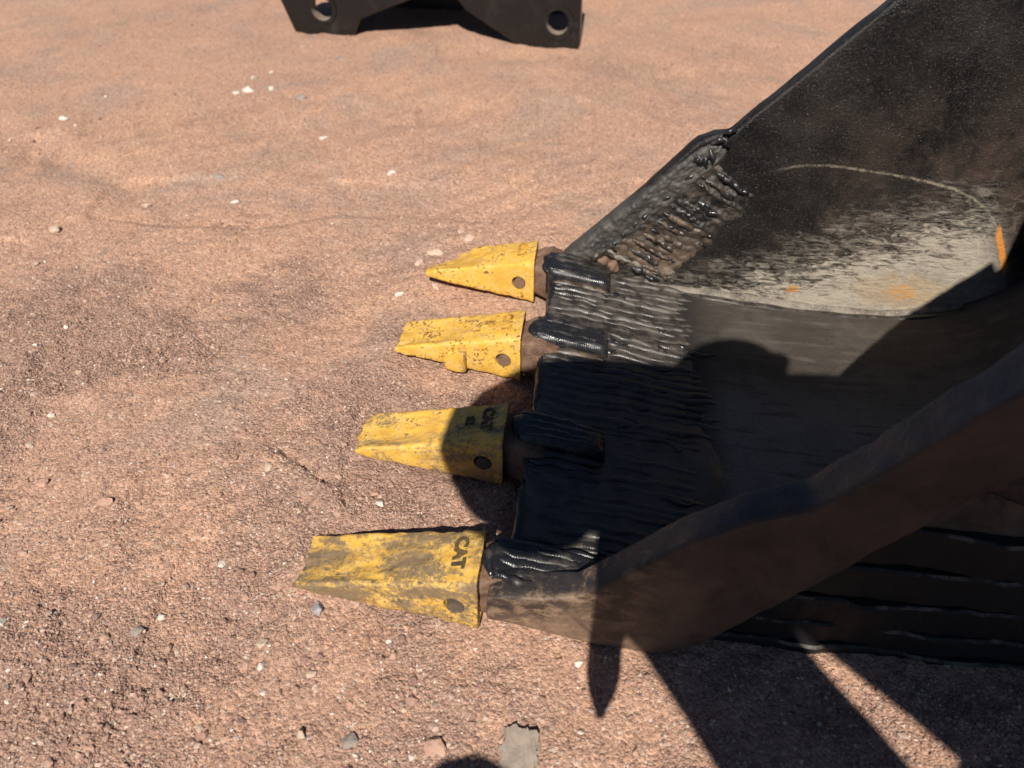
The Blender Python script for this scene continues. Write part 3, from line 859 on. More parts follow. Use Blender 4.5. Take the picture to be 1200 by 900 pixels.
def mat_patch():
    m = NT('hard_facing_dusty')
    x = m.sep(); a = m.noise(26, 7, 0.7, None, 0.5); s = m.noise(260, 5, 0.7)
    c = m.mix(m.mapr(a, 0.42, 0.62), (0.014, 0.013, 0.013), (0.062, 0.048, 0.039))
    low = m.mapr(m.math('ADD', x[2], m.math('MULTIPLY', m.math('SUBTRACT', a, 0.5), 0.25)), 0.20, 0.11)
    c = m.mix(m.math('MULTIPLY', low, m.mapr(m.noise(60, 6, 0.7), 0.35, 0.6, 0.1, 0.75)), c, (0.17, 0.115, 0.075))
    c = m.mix(m.math('MULTIPLY', m.mapr(x[2], 0.115, 0.075), m.mapr(s, 0.35, 0.6)), c, (0.20, 0.17, 0.135))
    return m.done(c, m.mapr(a, 0.3, 0.7, 0.26, 0.6), 0, m.bump(s, 0.7, 0.002), 0.5)
M_patch = mat_patch()
patch_o = patch()
def wbead(p0, p1, w, h, mat, seed, curve=0.004, off=0.0, N=22):
    p0 = Vector(p0); p1 = Vector(p1); d = (p1 - p0); n2 = Vector((-d.y, d.x)).normalized()
    path = []
    for i in range(N + 1):
        f = i / N; q = p0 + d * f + n2 * curve * math.sin(f * 3.14)
        path.append(wall_pt(q.x, q.y, off))
    return bead(path, w, h, mat, far_plate, seed, 'weld_bead', 0.5, WN)
a0 = Vector((0.196, 0.128)); a1 = Vector((0.345, 0.318)); c0 = Vector((0.318, 0.066)); c1 = Vector((0.432, 0.268))
for k in range(13):
    f = k / 12
    s = a0 + (a1 - a0) * f + Vector((random.uniform(-0.008, 0.004), 0))
    e_ = c0 + (c1 - c0) * f + Vector((random.uniform(-0.016, 0.010), random.uniform(-0.006, 0.006)))
    mat = M_bead_brown if (k < 7 and random.random() < 0.55) else (M_bead_dusty if random.random() < 0.5 else M_bead)
    g0 = random.uniform(0.0, 0.4); g1 = random.uniform(0.6, 1.0)
    wbead(s + (e_ - s) * g0, s + (e_ - s) * g1, 0.0110 * random.uniform(0.8, 1.25), 0.0060 * random.uniform(0.7, 1.3), mat, 900 + k, random.uniform(-0.006, 0.006), 0.003, 30)
    for q in range(2):
        g_ = random.uniform(0.0, 0.85); p_ = s + (e_ - s) * g_
        wbead(p_, p_ + (e_ - s) * random.uniform(0.10, 0.25), 0.007, 0.0050, M_bead, 5000 + k * 3 + q, 0.002, 0.004, 8)
# dribbles along the joint between pad and beads, and blobs at the end of the pad
for k in range(9):
    f = k / 9; s = Vector((0.175, 0.132)) + Vector((0.165, 0.195)) * f
    wbead(s, s + Vector((0.022, 0.022)), 0.010, 0.008, M_bead, 940 + k, 0.003, 0.002, 10)
for k in range(7):
    s = Vector((0.305 + 0.012 * random.random() + 0.008 * k, 0.335 + 0.008 * k - 0.012 * random.random()))
    wbead(s, s + Vector((random.uniform(0.01, 0.03), random.uniform(-0.03, 0.01))), 0.014, 0.008, M_bead, 960 + k, 0.002, 0.007, 8)
# rust-brown lump and pale spatter at the foot of the pad
for k, (uu, zz, w, h, mt) in enumerate([(0.150, 0.112, 0.030, 0.012, M_bead_brown), (0.168, 0.104, 0.034, 0.012, M_rust), (0.187, 0.092, 0.040, 0.013, M_rust), (0.200, 0.112, 0.018, 0.006, M_seam),
                                       (0.215, 0.108, 0.014, 0.006, M_seam), (0.232, 0.100, 0.015, 0.006, M_seam), (0.178, 0.126, 0.012, 0.006, M_seam), (0.240, 0.088, 0.022, 0.010, M_bead), (0.268, 0.074, 0.014, 0.009, M_bead)]):
    wbead((uu - 0.014, zz + 0.008), (uu + 0.016, zz - 0.006), w * 0.8, h, mt, 980 + k, 0.002, 0.004, 8)
def smooth2(pts, per=6):
    P = [Vector(p) for p in pts]; out = []
    for i in range(len(P) - 1):
        p0 = P[max(i - 1, 0)]; p1 = P[i]; p2 = P[i + 1]; p3 = P[min(i + 2, len(P) - 1)]
        for k in range(per):
            t = k / per
            out.append(0.5 * ((2 * p1) + (-p0 + p2) * t + (2 * p0 - 5 * p1 + 4 * p2 - p3) * t * t + (-p0 + 3 * p1 - 3 * p2 + p3) * t ** 3))
    return out + [P[-1]]

# ------------------------------------------------------------------ teeth and adapters
def ring(u, vc, zc0, zc1, wt, wb, r, crown=0.0, yaw=0.0, scoop=0.0):
    """rounded quadrilateral section in the v,z plane at u; wt top width, wb bottom width"""
    zt, zb = zc1, zc0; r = min(r, (zt - zb) * 0.45)
    pts = []
    def corner(cv, cz, a0, a1):
        for k in range(4):
            a = a0 + (a1 - a0) * k / 3
            pts.append((u, vc + cv + r * math.cos(a), cz + r * math.sin(a)))
    hb, ht = wb / 2, wt / 2
    corner(hb - r, zb + r, -math.pi / 2, 0)
    corner(ht - r, zt - r, 0, math.pi / 2)
    for k in (0.75, 0.5, 0.25, 0.0, -0.25, -0.5, -0.75):
        pts.append((u, vc + (ht - r) * k, zt + crown * (1 - k * k) - scoop * (1 - (abs(k) ** 2.5))))
    corner(-ht + r, zt - r, math.pi / 2, math.pi)
    corner(-hb + r, zb + r, math.pi, 1.5 * math.pi)
    return pts

def make_tooth(k):
    v0 = 0.25 * k
    tipz = [0.043, 0.047, 0.059, 0.064][k]; TIP = [-0.020, -0.008, 0.002, 0.004][k]
    # u from back to tip
    ds = [0.034, 0.030, 0.024, 0.010, -0.010, -0.030, -0.050, -0.070, -0.085, -0.105, -0.130, -0.155, -0.178, -0.192, -0.198]
    S = []
    for u in ds:
        f = (0.034 - u) / 0.232; u = u + TIP * max(0.0, f - 0.3) / 0.7
        zt = 0.124 * (1 - f) + (tipz + 0.006) * f
        zb = 0.029 * (1 - f) + (tipz - 0.008) * f
        if f > 0.97: zt -= 0.002; zb += 0.002
        vc = v0 + 0.047 + 0.022 * f
        wt = 0.092 * (1 - f) + 0.084 * f
        wb = wt + 0.006 * (1 - f)
        sc_ = 0.0065 * float(sstep(0.42, 0.60, f)) * float(sstep(1.05, 0.80, f))
        if u > 0.025: zt += 0.0015; wt += 0.002; wb += 0.002
        rr = 0.010 * (1 - f) + 0.004 * f
        S.append(ring(u, vc, zb, zt, wt, wb, rr, 0.0025 * (1 - f), 0, sc_))
    Vv, Ff = loft(S)
    o = mesh('tooth', Vv, Ff, M_yel[k], bucket)
    fix_normals(o)
    # pin hole
    bm = bmesh.new()
    bmesh.ops.create_cone(bm, cap_ends=True, segments=28, radius1=0.0142, radius2=0.0142, depth=0.03,
                          matrix=Matrix.Translation((0.003, v0 + 0.002, 0.073)) @ Matrix.Rotation(R(90), 4, 'X'))
    cm = bpy.data.meshes.new('cut'); bm.to_mesh(cm); bm.free()
    cut = bpy.data.objects.new('cut', cm); COL.objects.link(cut); cut.parent = bucket
    # roughen and subdivide first
    sub = o.modifiers.new('s', 'SUBSURF'); sub.subdivision_type = 'SIMPLE'; sub.levels = 2; sub.render_levels = 2
    bo = o.modifiers.new('b', 'BOOLEAN'); bo.operation = 'DIFFERENCE'; bo.object = cut; bo.solver = 'EXACT'
    bpy.context.view_layer.update()
    nm = evaluated_mesh(o); o.modifiers.clear(); o.data = nm
    bpy.data.objects.remove(cut)
    bm = bmesh.new(); bm.from_mesh(o.data); bm.normal_update()
    for v in bm.verts:
        if (Vector((v.co.x - 0.003, v.co.z - 0.073))).length < 0.016 and v.co.y < v0 + 0.03: continue
        f = max(0, min(1, (0.034 - v.co.x) / 0.232))
        a = 0.0012 + [0.0014, 0.0010, 0.0008, 0.0005][k]
        v.co += v.normal * a * mnoise.fractal(v.co * 45 + Vector((k * 5, 0, 0)), 0.8, 2, 3)
        # battered tip edge
        if f > 0.9: v.co.x += 0.006 * mnoise.noise(Vector((v.co.y * 60, k * 9, 0)))
        if k == 3 and f > 0.55: v.co.x += 0.062 * float(sstep(0.50, 1.0, f)) * float(sstep(v0 + 0.040, v0 + 0.100, v.co.y))
    bm.to_mesh(o.data); bm.free(); o.data.update()
    o.data.polygons.foreach_set('use_smooth', [True] * len(o.data.polygons))
    o.data.set_sharp_from_angle(angle=R(38))
    # pin
    bm = bmesh.new()
    bmesh.ops.create_cone(bm, cap_ends=True, segments=24, radius1=0.0118, radius2=0.0118, depth=0.02,
                          matrix=Matrix.Translation((0.0050, v0 + 0.0112, 0.0716)) @ Matrix.Rotation(R(90), 4, 'X'))
    bmesh.ops.bevel(bm, geom=[e for e in bm.edges if e.calc_face_angle(0) > 1.0], offset=0.0012, segments=2, affect='EDGES')
    pm = bpy.data.meshes.new('pin'); bm.to_mesh(pm); bm.free(); pm.materials.append([M_pin_dark, M_pin_dark, M_pin, M_pin][k])
    p = bpy.data.objects.new('retaining_pin', pm); COL.objects.link(p); p.parent = o
    # raised lettering on the top face
    def put(txt, size, u, v, bold=0.0006):
        cu = bpy.data.curves.new('t', 'FONT'); cu.body = txt; cu.size = size; cu.extrude = 0.0013; cu.offset = bold
        cu.align_x = 'CENTER'; cu.align_y = 'CENTER'; cu.bevel_depth = 0.0004
        to = bpy.data.objects.new('t', cu); COL.objects.link(to)
        bpy.context.view_layer.update()
        me = evaluated_mesh(to); bpy.data.objects.remove(to); bpy.data.curves.remove(cu)
        f = (0.034 - u) / 0.232
        slope = (0.124 - (tipz + 0.006)) / 0.232
        z = 0.124 * (1 - f) + (tipz + 0.006) * f + 0.0028
        yv = Vector((1, 0, slope)).normalized(); xv = Vector((0, -1, 0)); zv = xv.cross(yv)
        mt = Matrix((xv, yv, zv)).transposed().to_4x4(); mt.translation = (u, v, z)
        me.transform(mt); me.materials.clear(); me.materials.append(M_letter_dark if k < 2 else M_letter)
        lo = bpy.data.objects.new('raised_lettering', me); COL.objects.link(lo); lo.parent = o
    put('CAT', 0.025, 0.004, v0 + 0.053)
    if k in (1, 2): put('82', 0.018, -0.024, v0 + 0.055, 0.0003)
    # dented lug on the near side of the second tooth
    if k == 2:
        S2 = []
        for i in range(9):
            f = i / 8; u = -0.064 - 0.042 * f
            e_ = math.sin(math.pi * min(1, max(0.0, f * 0.9 + 0.05))) ** 0.22
            S2.append(ring(u, v0 + 0.002 + 0.006, 0.037 + 0.010 * (1 - e_) + 0.010 * f, 0.088 - 0.016 * (1 - e_) - 0.010 * f, 0.006 * e_ + 0.002, 0.019 * e_ + 0.002, 0.003))
        Vv, Ff = loft(S2); lg = mesh('side_lug', Vv, Ff, M_yel[2], o, True); fix_normals(lg)
    return o

TL = ['scuffed yellow tooth nearest the camera with grey wear patches', 'grimy yellow tooth half in shadow', 'rust speckled yellow tooth with a lug on its side', 'bright yellow tooth farthest from the camera']
teeth = []
for k in range(4):
    t = make_tooth(k); t['label'] = TL[k]; teeth.append(t)

def make_adapter(k):
    v0 = 0.25 * k
    S = []
    for u, zb, zt, w in [(-0.010, 0.045, 0.100, 0.066), (0.030, 0.042, 0.106, 0.072), (0.050, 0.036, 0.112, 0.084), (0.066, 0.032, 0.112, 0.094), (0.085, 0.030, 0.104, 0.096), (0.12, 0.030, 0.088, 0.096)]:
        S.append(ring(u, v0 + (0.048 if k or u < 0.04 else 0.056), zb, zt, w if k or u < 0.04 else 0.076, w if k or u < 0.04 else 0.076, 0.010))
    Vv, Ff = loft(S)
    o = mesh('adapter', Vv, Ff, M_rust, bucket); fix_normals(o)
    sub = o.modifiers.new('s', 'SUBSURF'); sub.subdivision_type = 'SIMPLE'; sub.levels = 2
    bpy.context.view_layer.update()
    nm = evaluated_mesh(o); o.modifiers.clear(); o.data = nm
    bm = bmesh.new(); bm.from_mesh(nm); bm.normal_update()
    for v in bm.verts: v.co += v.normal * 0.0022 * mnoise.fractal(v.co * 40, 0.8, 2, 3)
    bm.to_mesh(nm); bm.free()
    nm.polygons.foreach_set('use_smooth', [True] * len(nm.polygons))
    # welded top strap, built up with runs of weld
    a, b_ = STRAPS[k]
    S = []
    u0 = [0.044, 0.050, 0.054, 0.058][k]
    for i in range(15):
        f = i / 14; u = u0 + (0.186 - u0) * f
        e_ = 0.72 if i == 0 else (0.92 if i == 1 else 1.0)
        tp = 0.122 - 0.024 * f + 0.002 * mnoise.noise(Vector((f * 6, k * 3, 0)))
        if i == 14: tp -= 0.012
        w = (b_ - a) * e_ * (1 - 0.25 * f * (1 if k in (1, 2) else 0.3))
        S.append(ring(u, (a + b_) / 2 - 0.004 * f, 0.055, tp * (0.97 if i == 0 else 1), w, w * 1.04, 0.012))
    Vv, Ff = loft(S)
    st = mesh('top_strap', Vv, Ff, M_bead, o, True); fix_normals(st)
    nb = 4
    for j in range(nb):
        vv = a + (b_ - a) * (0.14 + 0.74 * j / (nb - 1))
        pth = []
        for i in range(22):
            f = i / 21; u = u0 + 0.004 + (0.180 - u0) * f
            cv = (a + b_) / 2 - 0.004 * f
            pth.append(Vector((u, cv + (vv - cv) * (1 - 0.25 * f) + random.uniform(-0.0008, 0.0008), 0.1205 - 0.024 * f + 0.002 * mnoise.noise(Vector((f * 6, k * 3, 0))))))
        bead(pth, 0.016, 0.0045, M_bead if k < 3 or j < 2 else M_bead_dusty, st, 1100 + k * 10 + j)
    # collar of weld around the strap's nose
    pth = [Vector((u0 + 0.004 - 0.006 * math.sin(math.pi * i / 14), a + 0.004 + (b_ - a - 0.008) * i / 14, 0.116 - 0.003 * abs(i / 7 - 1))) for i in range(15)]
    bead(pth, 0.016, 0.008, M_bead, st, 1150 + k)
    # weld runs on the bare shoulder beside the strap
    for j in range(3 if k else 0):
        vv = a - 0.010 - 0.013 * j
        pth = [Vector((0.074 + 0.108 * i / 18, vv + 0.006 * math.sin(i / 18 * 3.1) * (1 - j * 0.4), lip_z(0.074 + 0.108 * i / 18) + 0.006 - 0.004 * j / 2)) for i in range(19)]
        bead(pth, 0.017, 0.006, [M_bead_brown, M_bead_dusty, M_bead_dusty][j] if k > 1 else M_bead, o, 1200 + k * 10 + j)
    return o
adapters = [make_adapter(k) for k in range(4)]
# shiny fresh run on the near corner
bead([Vector((0.050 + 0.05 * i / 14, 0.020 + 0.003 * math.sin(i * 0.5), 0.117 + 0.0015 * math.sin(i * 0.9))) for i in range(15)], 0.011, 0.007, M_bead, adapters[0], 1301)
for k in range(5):
    p = [Vector((0.10 + 0.012 * i / 1 * 0.6, 0.034 + 0.012 * k + 0.001 * math.sin(i), lip_z(0.1) + 0.016 - 0.0022 * k)) for i in range(12)]
    bead(p, 0.013, 0.005, M_bead, adapters[0], 1310 + k)

# ------------------------------------------------------------------ far black attachment with two ears
FA = Vector((-0.838, 3.164, 0)); FB = Vector((0.249, 2.983, 0))
FE = (FB - FA).normalized(); FN = Vector((FE.y, -FE.x, 0))      # FN points toward the camera
att = bpy.data.objects.new('steel_attachment', None); COL.objects.link(att)
att.location = FA; att.rotation_euler = (0, 0, math.atan2(FE.y, FE.x))
tag(att, 'black steel machine attachment with two pin-holed feet standing on the dirt behind', 'machine attachment')
def holed(name, outline, hole, hr, y0, y1, boss):
    n = len(outline)
    V = [(x, y0, z) for x, z in outline] + [(x, y1, z) for x, z in outline]
    F = [tuple(range(n)), tuple(range(2 * n - 1, n - 1, -1))] + [(i, i + n, (i + 1) % n + n, (i + 1) % n) for i in range(n)]
    o = mesh(name, V, F, M_black, att); fix_normals(o); bevel_mesh(o, 0.006, 2)
    bm = bmesh.new()
    bmesh.ops.create_cone(bm, cap_ends=True, segments=32, radius1=hr, radius2=hr, depth=0.6, matrix=Matrix.Translation((hole[0], (y0 + y1) / 2, hole[1])) @ Matrix.Rotation(R(90), 4, 'X'))
    cm = bpy.data.meshes.new('c'); bm.to_mesh(cm); bm.free()
    cut = bpy.data.objects.new('c', cm); COL.objects.link(cut); cut.parent = att
    bo = o.modifiers.new('b', 'BOOLEAN'); bo.object = cut; bo.solver = 'EXACT'
    bpy.context.view_layer.update()
    nm = evaluated_mesh(o); o.modifiers.clear(); o.data = nm; bpy.data.objects.remove(cut)
    # bushing lining the hole
    S = []; ns = 32
    V = []; F = []
    for (r_, y_) in [(hr + boss, y0 - 0.006), (hr + boss, y1 - 0.01), (hr - 0.004, y1 - 0.01), (hr - 0.004, y0 - 0.006)]:
        for i in range(ns):
            a = 2 * math.pi * i / ns; V.append((hole[0] + r_ * math.cos(a), y_, hole[1] + r_ * math.sin(a)))
    for q in range(4):
        for i in range(ns):
            j = (i + 1) % ns; qn = (q + 1) % 4
            F.append((q * ns + i, q * ns + j, qn * ns + j, qn * ns + i))
    bo_ = mesh('bushing', V, F, M_black, o, True); bo_.data.materials.append(M_bush)
    for i in range(ns): bo_.data.polygons[2 * ns + i].material_index = 1
    bo_.data.update(); fix_normals(bo_); bo_.data.set_sharp_from_angle(angle=R(40))
    return o
M_bush = mat_rust('bushing_steel', (0.13, 0.105, 0.085), (0.25, 0.20, 0.16), (0.33, 0.27, 0.21))
le = holed('foot_plate', [(-0.004, -0.03), (-0.052, 0.115), (-0.06, 0.42), (0.20, 0.56), (0.60, 0.50), (0.60, 0.20), (0.461, 0.135), (0.262, 0.060), (0.238, 0.020), (0.222, -0.03)], (0.112, 0.092), 0.046, 0.0, 0.055, 0.010)
le['label'] = 'left foot with a wide flat base'
re_ = holed('foot_plate', [(0.60, 0.20), (0.60, 0.50), (0.95, 0.56), (1.10, 0.42), (1.106, 0.02), (1.098, -0.03), (0.90, -0.03), (0.80, 0.035), (0.673, 0.108)], (1.020, 0.082), 0.046, 0.001, 0.056, 0.014)
re_['label'] = 'right foot tapering down to a worn rounded corner'
def abox(name, x0, x1, y0, y1, z0, z1):
    V = [(x, y, z) for x in (x0, x1) for y in (y0, y1) for z in (z0, z1)]
    F = [(0, 1, 3, 2), (4, 6, 7, 5), (0, 4, 5, 1), (2, 3, 7, 6), (0, 2, 6, 4), (1, 5, 7, 3)]
    o = mesh(name, V, F, M_black, att); fix_normals(o); bevel_mesh(o, 0.008, 2); return o
abox('cross_tube', -0.02, 1.07, 0.06, 0.20, 0.24, 0.42)
abox('back_plate', 0.0, 1.06, 0.42, 0.46, -0.02, 0.50)
abox('top_plate', 0.0, 1.06, 0.203, 0.417, 0.43, 0.46)

# ------------------------------------------------------------------ stones one can pick out
def stone(name, x, y, lx, ly, lz, rot, mat, label, seed, cat='stone', sink=0.26, flat=0.0, group=None, planes=12, lump=0.12):
    bm = bmesh.new()
    bmesh.ops.create_icosphere(bm, subdivisions=4, radius=1.0)
    for v in bm.verts:
        d = v.co.normalized()
        # angular: snap to a few random cutting planes
        q = 1.0
        for k in range(planes):
            rr = random.Random(seed * 31 + k)
            n = Vector((rr.gauss(0, 1), rr.gauss(0, 1), rr.gauss(0, 1))).normalized()
            t = n.dot(d)
            if t > 0: q = min(q, rr.uniform(0.50, 0.86) / max(t, 0.01))
        q = min(q, 1.0) * (1 + lump * mnoise.fractal(d * 2.4 + Vector((seed, 0, 0)), 0.7, 2, 5))
        v.co = d * q
        if flat and v.co.z > flat: v.co.z = flat + (v.co.z - flat) * 0.15
        v.co = Vector((v.co.x * lx, v.co.y * ly, v.co.z * lz))
    me = bpy.data.meshes.new(name); bm.to_mesh(me); bm.free()
    me.polygons.foreach_set('use_smooth', [True] * len(me.polygons)); me.set_sharp_from_angle(angle=R(18))
    me.materials.append(mat)
    o = bpy.data.objects.new(name, me); COL.objects.link(o)
    gz = float(ground_z(x, y))
    o.location = (x, y, gz + lz * (1 - 2 * sink) * 0.35); o.rotation_euler = (random.uniform(-.2, .2), random.uniform(-.2, .2), R(rot))
    tag(o, label, cat, group)
    return o
ST = [  # x, y, half sizes in mm, rotation, material, label
 (-0.201, 0.755, 10, 8, 5, 20, S_white, 'flat white stone chip on the dirt between the two nearest teeth'),
 (-0.411, 0.652, 8, 7, 4, 10, S_white, 'white stone chip on the dirt left of the nearest tooth'),
 (-0.235, 1.321, 15, 6, 5, 40, S_white, 'elongated white stone chip left of the two farthest teeth'),
 (-0.866, 2.511, 22, 17, 12, 0, S_white, 'larger right stone of the white pair left of the black attachment'),
 (-0.898, 2.495, 17, 14, 10, 30, S_white, 'smaller left stone of the white pair left of the black attachment'),
 (-0.792, 2.526, 13, 11, 8, 60, S_white, 'small white stone just right of the white pair near the attachment'),
 (-0.880, 2.640, 14, 10, 7, 15, S_white, 'white stone chip just behind the white pair near the attachment'),
 (-0.835, 2.700, 11, 9, 6, 80, S_white, 'farthest white stone chip of the cluster by the attachment'),
 (-0.556, 2.169, 14, 11, 8, 0, S_white, 'lone white stone on the dirt below the left foot of the attachment'),
 (-0.320, 1.897, 12, 11, 7, 50, S_white, 'white stone on the dirt up and left of the farthest tooth'),
 (-0.699, 1.756, 12, 7, 5, 0, S_white, 'pale flat stone chip in the middle of the dirt on the left'),
 (-1.367, 2.286, 16, 12, 8, 0, S_white, 'pale stone near the upper left corner'),
 (-0.468, 0.568, 6, 5, 4, 0, S_white, 'tiny white stone low on the left among grit'),
 (-0.319, 0.497, 5, 8, 4, 10, S_white, 'tiny upright white chip below the nearest tooth'),
 (-0.793, 0.958, 7, 6, 4, 0, S_white, 'tiny white stone near the left edge at mid height'),
 (-0.672, 0.554, 7, 8, 5, 0, S_white, 'small white stone at the very left edge low down'),
 (-1.081, 1.604, 17, 12, 11, -20, S_tan, 'rounded tan pebble with a dark shadow on smooth dust at upper left'),
 (-0.796, 0.890, 9, 8, 8, 30, S_tan, 'pale tan pebble near the left edge with a dark shadow beside it'),
 (-0.736, 0.803, 11, 8, 8, 10, S_red, 'brown pebble below the pale tan pebble at the left edge'),
 (-0.774, 0.805, 13, 8, 7, 30, S_red, 'long brown stone at the left edge beside a brown pebble'),
 (-0.619, 0.758, 14, 8, 8, 5, S_red, 'brown half buried stone casting a dark curved shadow at left'),
 (-0.386, 0.829, 8, 13, 6, 10, S_tan, 'tan upright stone left of the half shaded tooth'),
 (-0.214, 0.780, 9, 6, 4, -10, S_red, 'peach stone chip beside the flat white chip between the near teeth'),
 (-0.258, 0.573, 9, 12, 9, 15, S_blue, 'blue grey pebble against the underside of the nearest tooth'),
 (-0.189, 0.400, 12, 11, 5, 0, S_grey, 'flat dark grey stone at the bottom left of the grey clod'),
 (-0.248, 0.409, 8, 9, 8, 0, S_tan, 'rounded tan pebble with a shadow at the bottom left'),
 (-0.087, 0.392, 15, 16, 7, 20, S_red, 'pink brown stone at the bottom beside the round shadow'),
 (-0.321, 0.526, 9, 7, 7, 20, S_tan, 'tan pebble on the dirt below the tip of the nearest tooth'),
 (-0.488, 0.542, 9, 7, 6, 40, S_grey, 'dark grey brown stone low on the left'),
 (-0.782, 1.892, 17, 12, 10, 0, S_grey, 'dark grey stone with pale crumbs at upper left'),
 (-0.682, 2.457, 24, 14, 10, 0, S_grey, 'flat dark stone on the dirt in front of the left foot of the attachment'),
 (-0.616, 2.845, 22, 12, 8, 0, S_grey, 'brown grey stone close in front of the black attachment'),
 (-0.920, 1.742, 13, 9, 8, 0, S_tan, 'tan pebble left of the pale flat chip'),
]
for i, (x, y, a, b_, c_, r_, mt, lab) in enumerate(ST):
    stone('stone', x, y, a / 1000, b_ / 1000, c_ / 1000, r_, mt, lab, i + 3)
clod = stone('dirt_clod', 0.014, 0.386, 0.026, 0.036, 0.016, 12, S_clod, 'flat grey clod of dried mud at the bottom edge', 77, 'clod', 0.34, 0.30, None, 2, 0.30)
PALE = mat_stone('pale_dust_clod', (0.50, 0.35, 0.27), (0.60, 0.44, 0.35))
for i, (x, y, a, b_, lab) in enumerate([(-0.175, 1.485, 22, 10, 'pale crumbly dirt clod behind the tip of the farthest tooth'), (-0.100, 1.555, 18, 12, 'pale dirt lump above the farthest tooth'), (-0.200, 1.430, 16, 9, 'pale dirt lump around the point of the farthest tooth'), (-0.120, 1.590, 14, 9, 'highest pale dirt lump above the farthest tooth'), (-0.160, 1.345, 18, 8, 'pale dirt lump under the tip of the farthest tooth')]):
    stone('dirt_clod', x, y, a / 1000, b_ / 1000, 0.010, 30 * i, PALE, lab, 120 + i, 'clod', 0.45)

# ------------------------------------------------------------------ the photographer, out of frame behind the camera, whose shadow falls on the bucket
s_ = SUN_TO; e1 = s_.cross(Vector((0, 0, 1))).normalized(); e2 = e1.cross(s_).normalized()
def SP(x, y, t): return CAM + e1 * x + e2 * y + s_ * t
def skin_figure(name, nodes, edges, root, levels, mats, tags):
    me = bpy.data.meshes.new(name)
    keys = list(nodes); ix = {k: i for i, k in enumerate(keys)}
    me.from_pydata([nodes[k][0] for k in keys], [(ix[a], ix[b]) for a, b in edges], [])
    o = bpy.data.objects.new(name, me); COL.objects.link(o)
    sk = o.modifiers.new('skin', 'SKIN'); sk.use_smooth_shade = True
    lay = me.skin_vertices[0].data if me.skin_vertices else None
    if lay is None:
        bpy.context.view_layer.objects.active = o
        bm = bmesh.new(); bm.from_mesh(me); bm.verts.layers.skin.verify(); bm.to_mesh(me); bm.free()
        lay = me.skin_vertices[0].data
    for k in keys:
        r = nodes[k][1]; lay[ix[k]].radius = (r, r) if not isinstance(r, tuple) else r
        lay[ix[k]].use_root = (k == root)
    sb = o.modifiers.new('sub', 'SUBSURF'); sb.levels = levels; sb.render_levels = levels
    bpy.context.view_layer.update()
    nm = evaluated_mesh(o); o.modifiers.clear(); o.data = nm
    nm.materials.clear()
    for m_ in mats: nm.materials.append(m_)
    pos = [(Vector(nodes[k][0]), tags.get(k, 0), nodes[k][1] if not isinstance(nodes[k][1], tuple) else max(nodes[k][1])) for k in keys]
    for p in nm.polygons:
        c = p.center
        p.material_index = min(pos, key=lambda q: (c - q[0]).length - q[2] * 0.6)[1]
    return o
M_jacket = plain('work_jacket', (0.06, 0.075, 0.10), 0.9)
M_jeans = plain('work_trousers', (0.05, 0.06, 0.085), 0.95)
M_skin = plain('skin', (0.45, 0.27, 0.19), 0.55, 0.08)
M_boot = plain('boot_leather', (0.10, 0.06, 0.035), 0.7)
pel = Vector((0.70, -0.52, 0.66)); ch = SP(0.46, -0.058, -0.42)
nodes = {
 'pel': (pel, 0.150), 'bel': (SP(0.674, -0.260, -0.42), 0.178), 'ch': (ch, 0.206), 'neck': (SP(0.33, 0.06, -0.43), 0.070), 'head': (SP(0.255, 0.120, -0.42), 0.104), 'crown': (SP(0.240, 0.165, -0.41), 0.094),
 'sL': (SP(0.235, 0.045, -0.40), 0.160), 'uaL': (SP(0.05, 0.064, -0.36), 0.155), 'elL': (SP(-0.154, 0.034, -0.30), 0.156), 'faL': (SP(-0.025, -0.036, -0.18), 0.110), 'wrL': (SP(-0.04, -0.03, -0.10), 0.040), 'haL': (SP(-0.02, -0.025, -0.07), 0.036),
 'sR': (SP(0.56, 0.08, -0.42), 0.150), 'uaR': (SP(0.70, -0.22, -0.42), 0.105), 'elR': (SP(0.43, -0.465, -0.36), 0.120), 'faR': (SP(0.233, -0.251, -0.24), 0.0895), 'wrR': (SP(0.118, -0.095, -0.14), 0.112), 'haR': (SP(0.085, -0.05, -0.09), 0.040),
 'hiL': (SP(0.485, -0.388, -0.30), 0.150), 'thL': (Vector((0.15, -0.52, 0.54)), 0.085), 'knL': (SP(-0.124, -0.368, 0.00), 0.086), 'shL': (Vector((-0.13, -0.40, 0.30)), 0.055), 'anL': (Vector((-0.13, -0.46, 0.10)), 0.045), 'foL': (Vector((-0.13, -0.40, 0.045)), 0.042), 'toL': (Vector((-0.14, -0.27, 0.035)), 0.034),
 'hiR': (pel + Vector((0.12, 0.0, -0.04)), 0.105), 'knR': (Vector((0.72, -0.30, 0.50)), 0.068), 'shR': (Vector((0.72, -0.44, 0.28)), 0.056), 'anR': (Vector((0.72, -0.56, 0.10)), 0.045), 'foR': (Vector((0.72, -0.50, 0.045)), 0.042), 'toR': (Vector((0.73, -0.37, 0.035)), 0.034),
}
edges = [('pel', 'bel'), ('bel', 'ch'), ('ch', 'neck'), ('neck', 'head'), ('head', 'crown'), ('ch', 'sL'), ('sL', 'uaL'), ('uaL', 'elL'), ('elL', 'faL'), ('faL', 'wrL'), ('wrL', 'haL'),
         ('ch', 'sR'), ('sR', 'uaR'), ('uaR', 'elR'), ('elR', 'faR'), ('faR', 'wrR'), ('wrR', 'haR'), ('pel', 'hiL'), ('hiL', 'thL'), ('thL', 'knL'), ('knL', 'shL'), ('shL', 'anL'), ('anL', 'foL'), ('foL', 'toL'),
         ('pel', 'hiR'), ('hiR', 'knR'), ('knR', 'shR'), ('shR', 'anR'), ('anR', 'foR'), ('foR', 'toR')]
tg = {k: 0 for k in nodes}
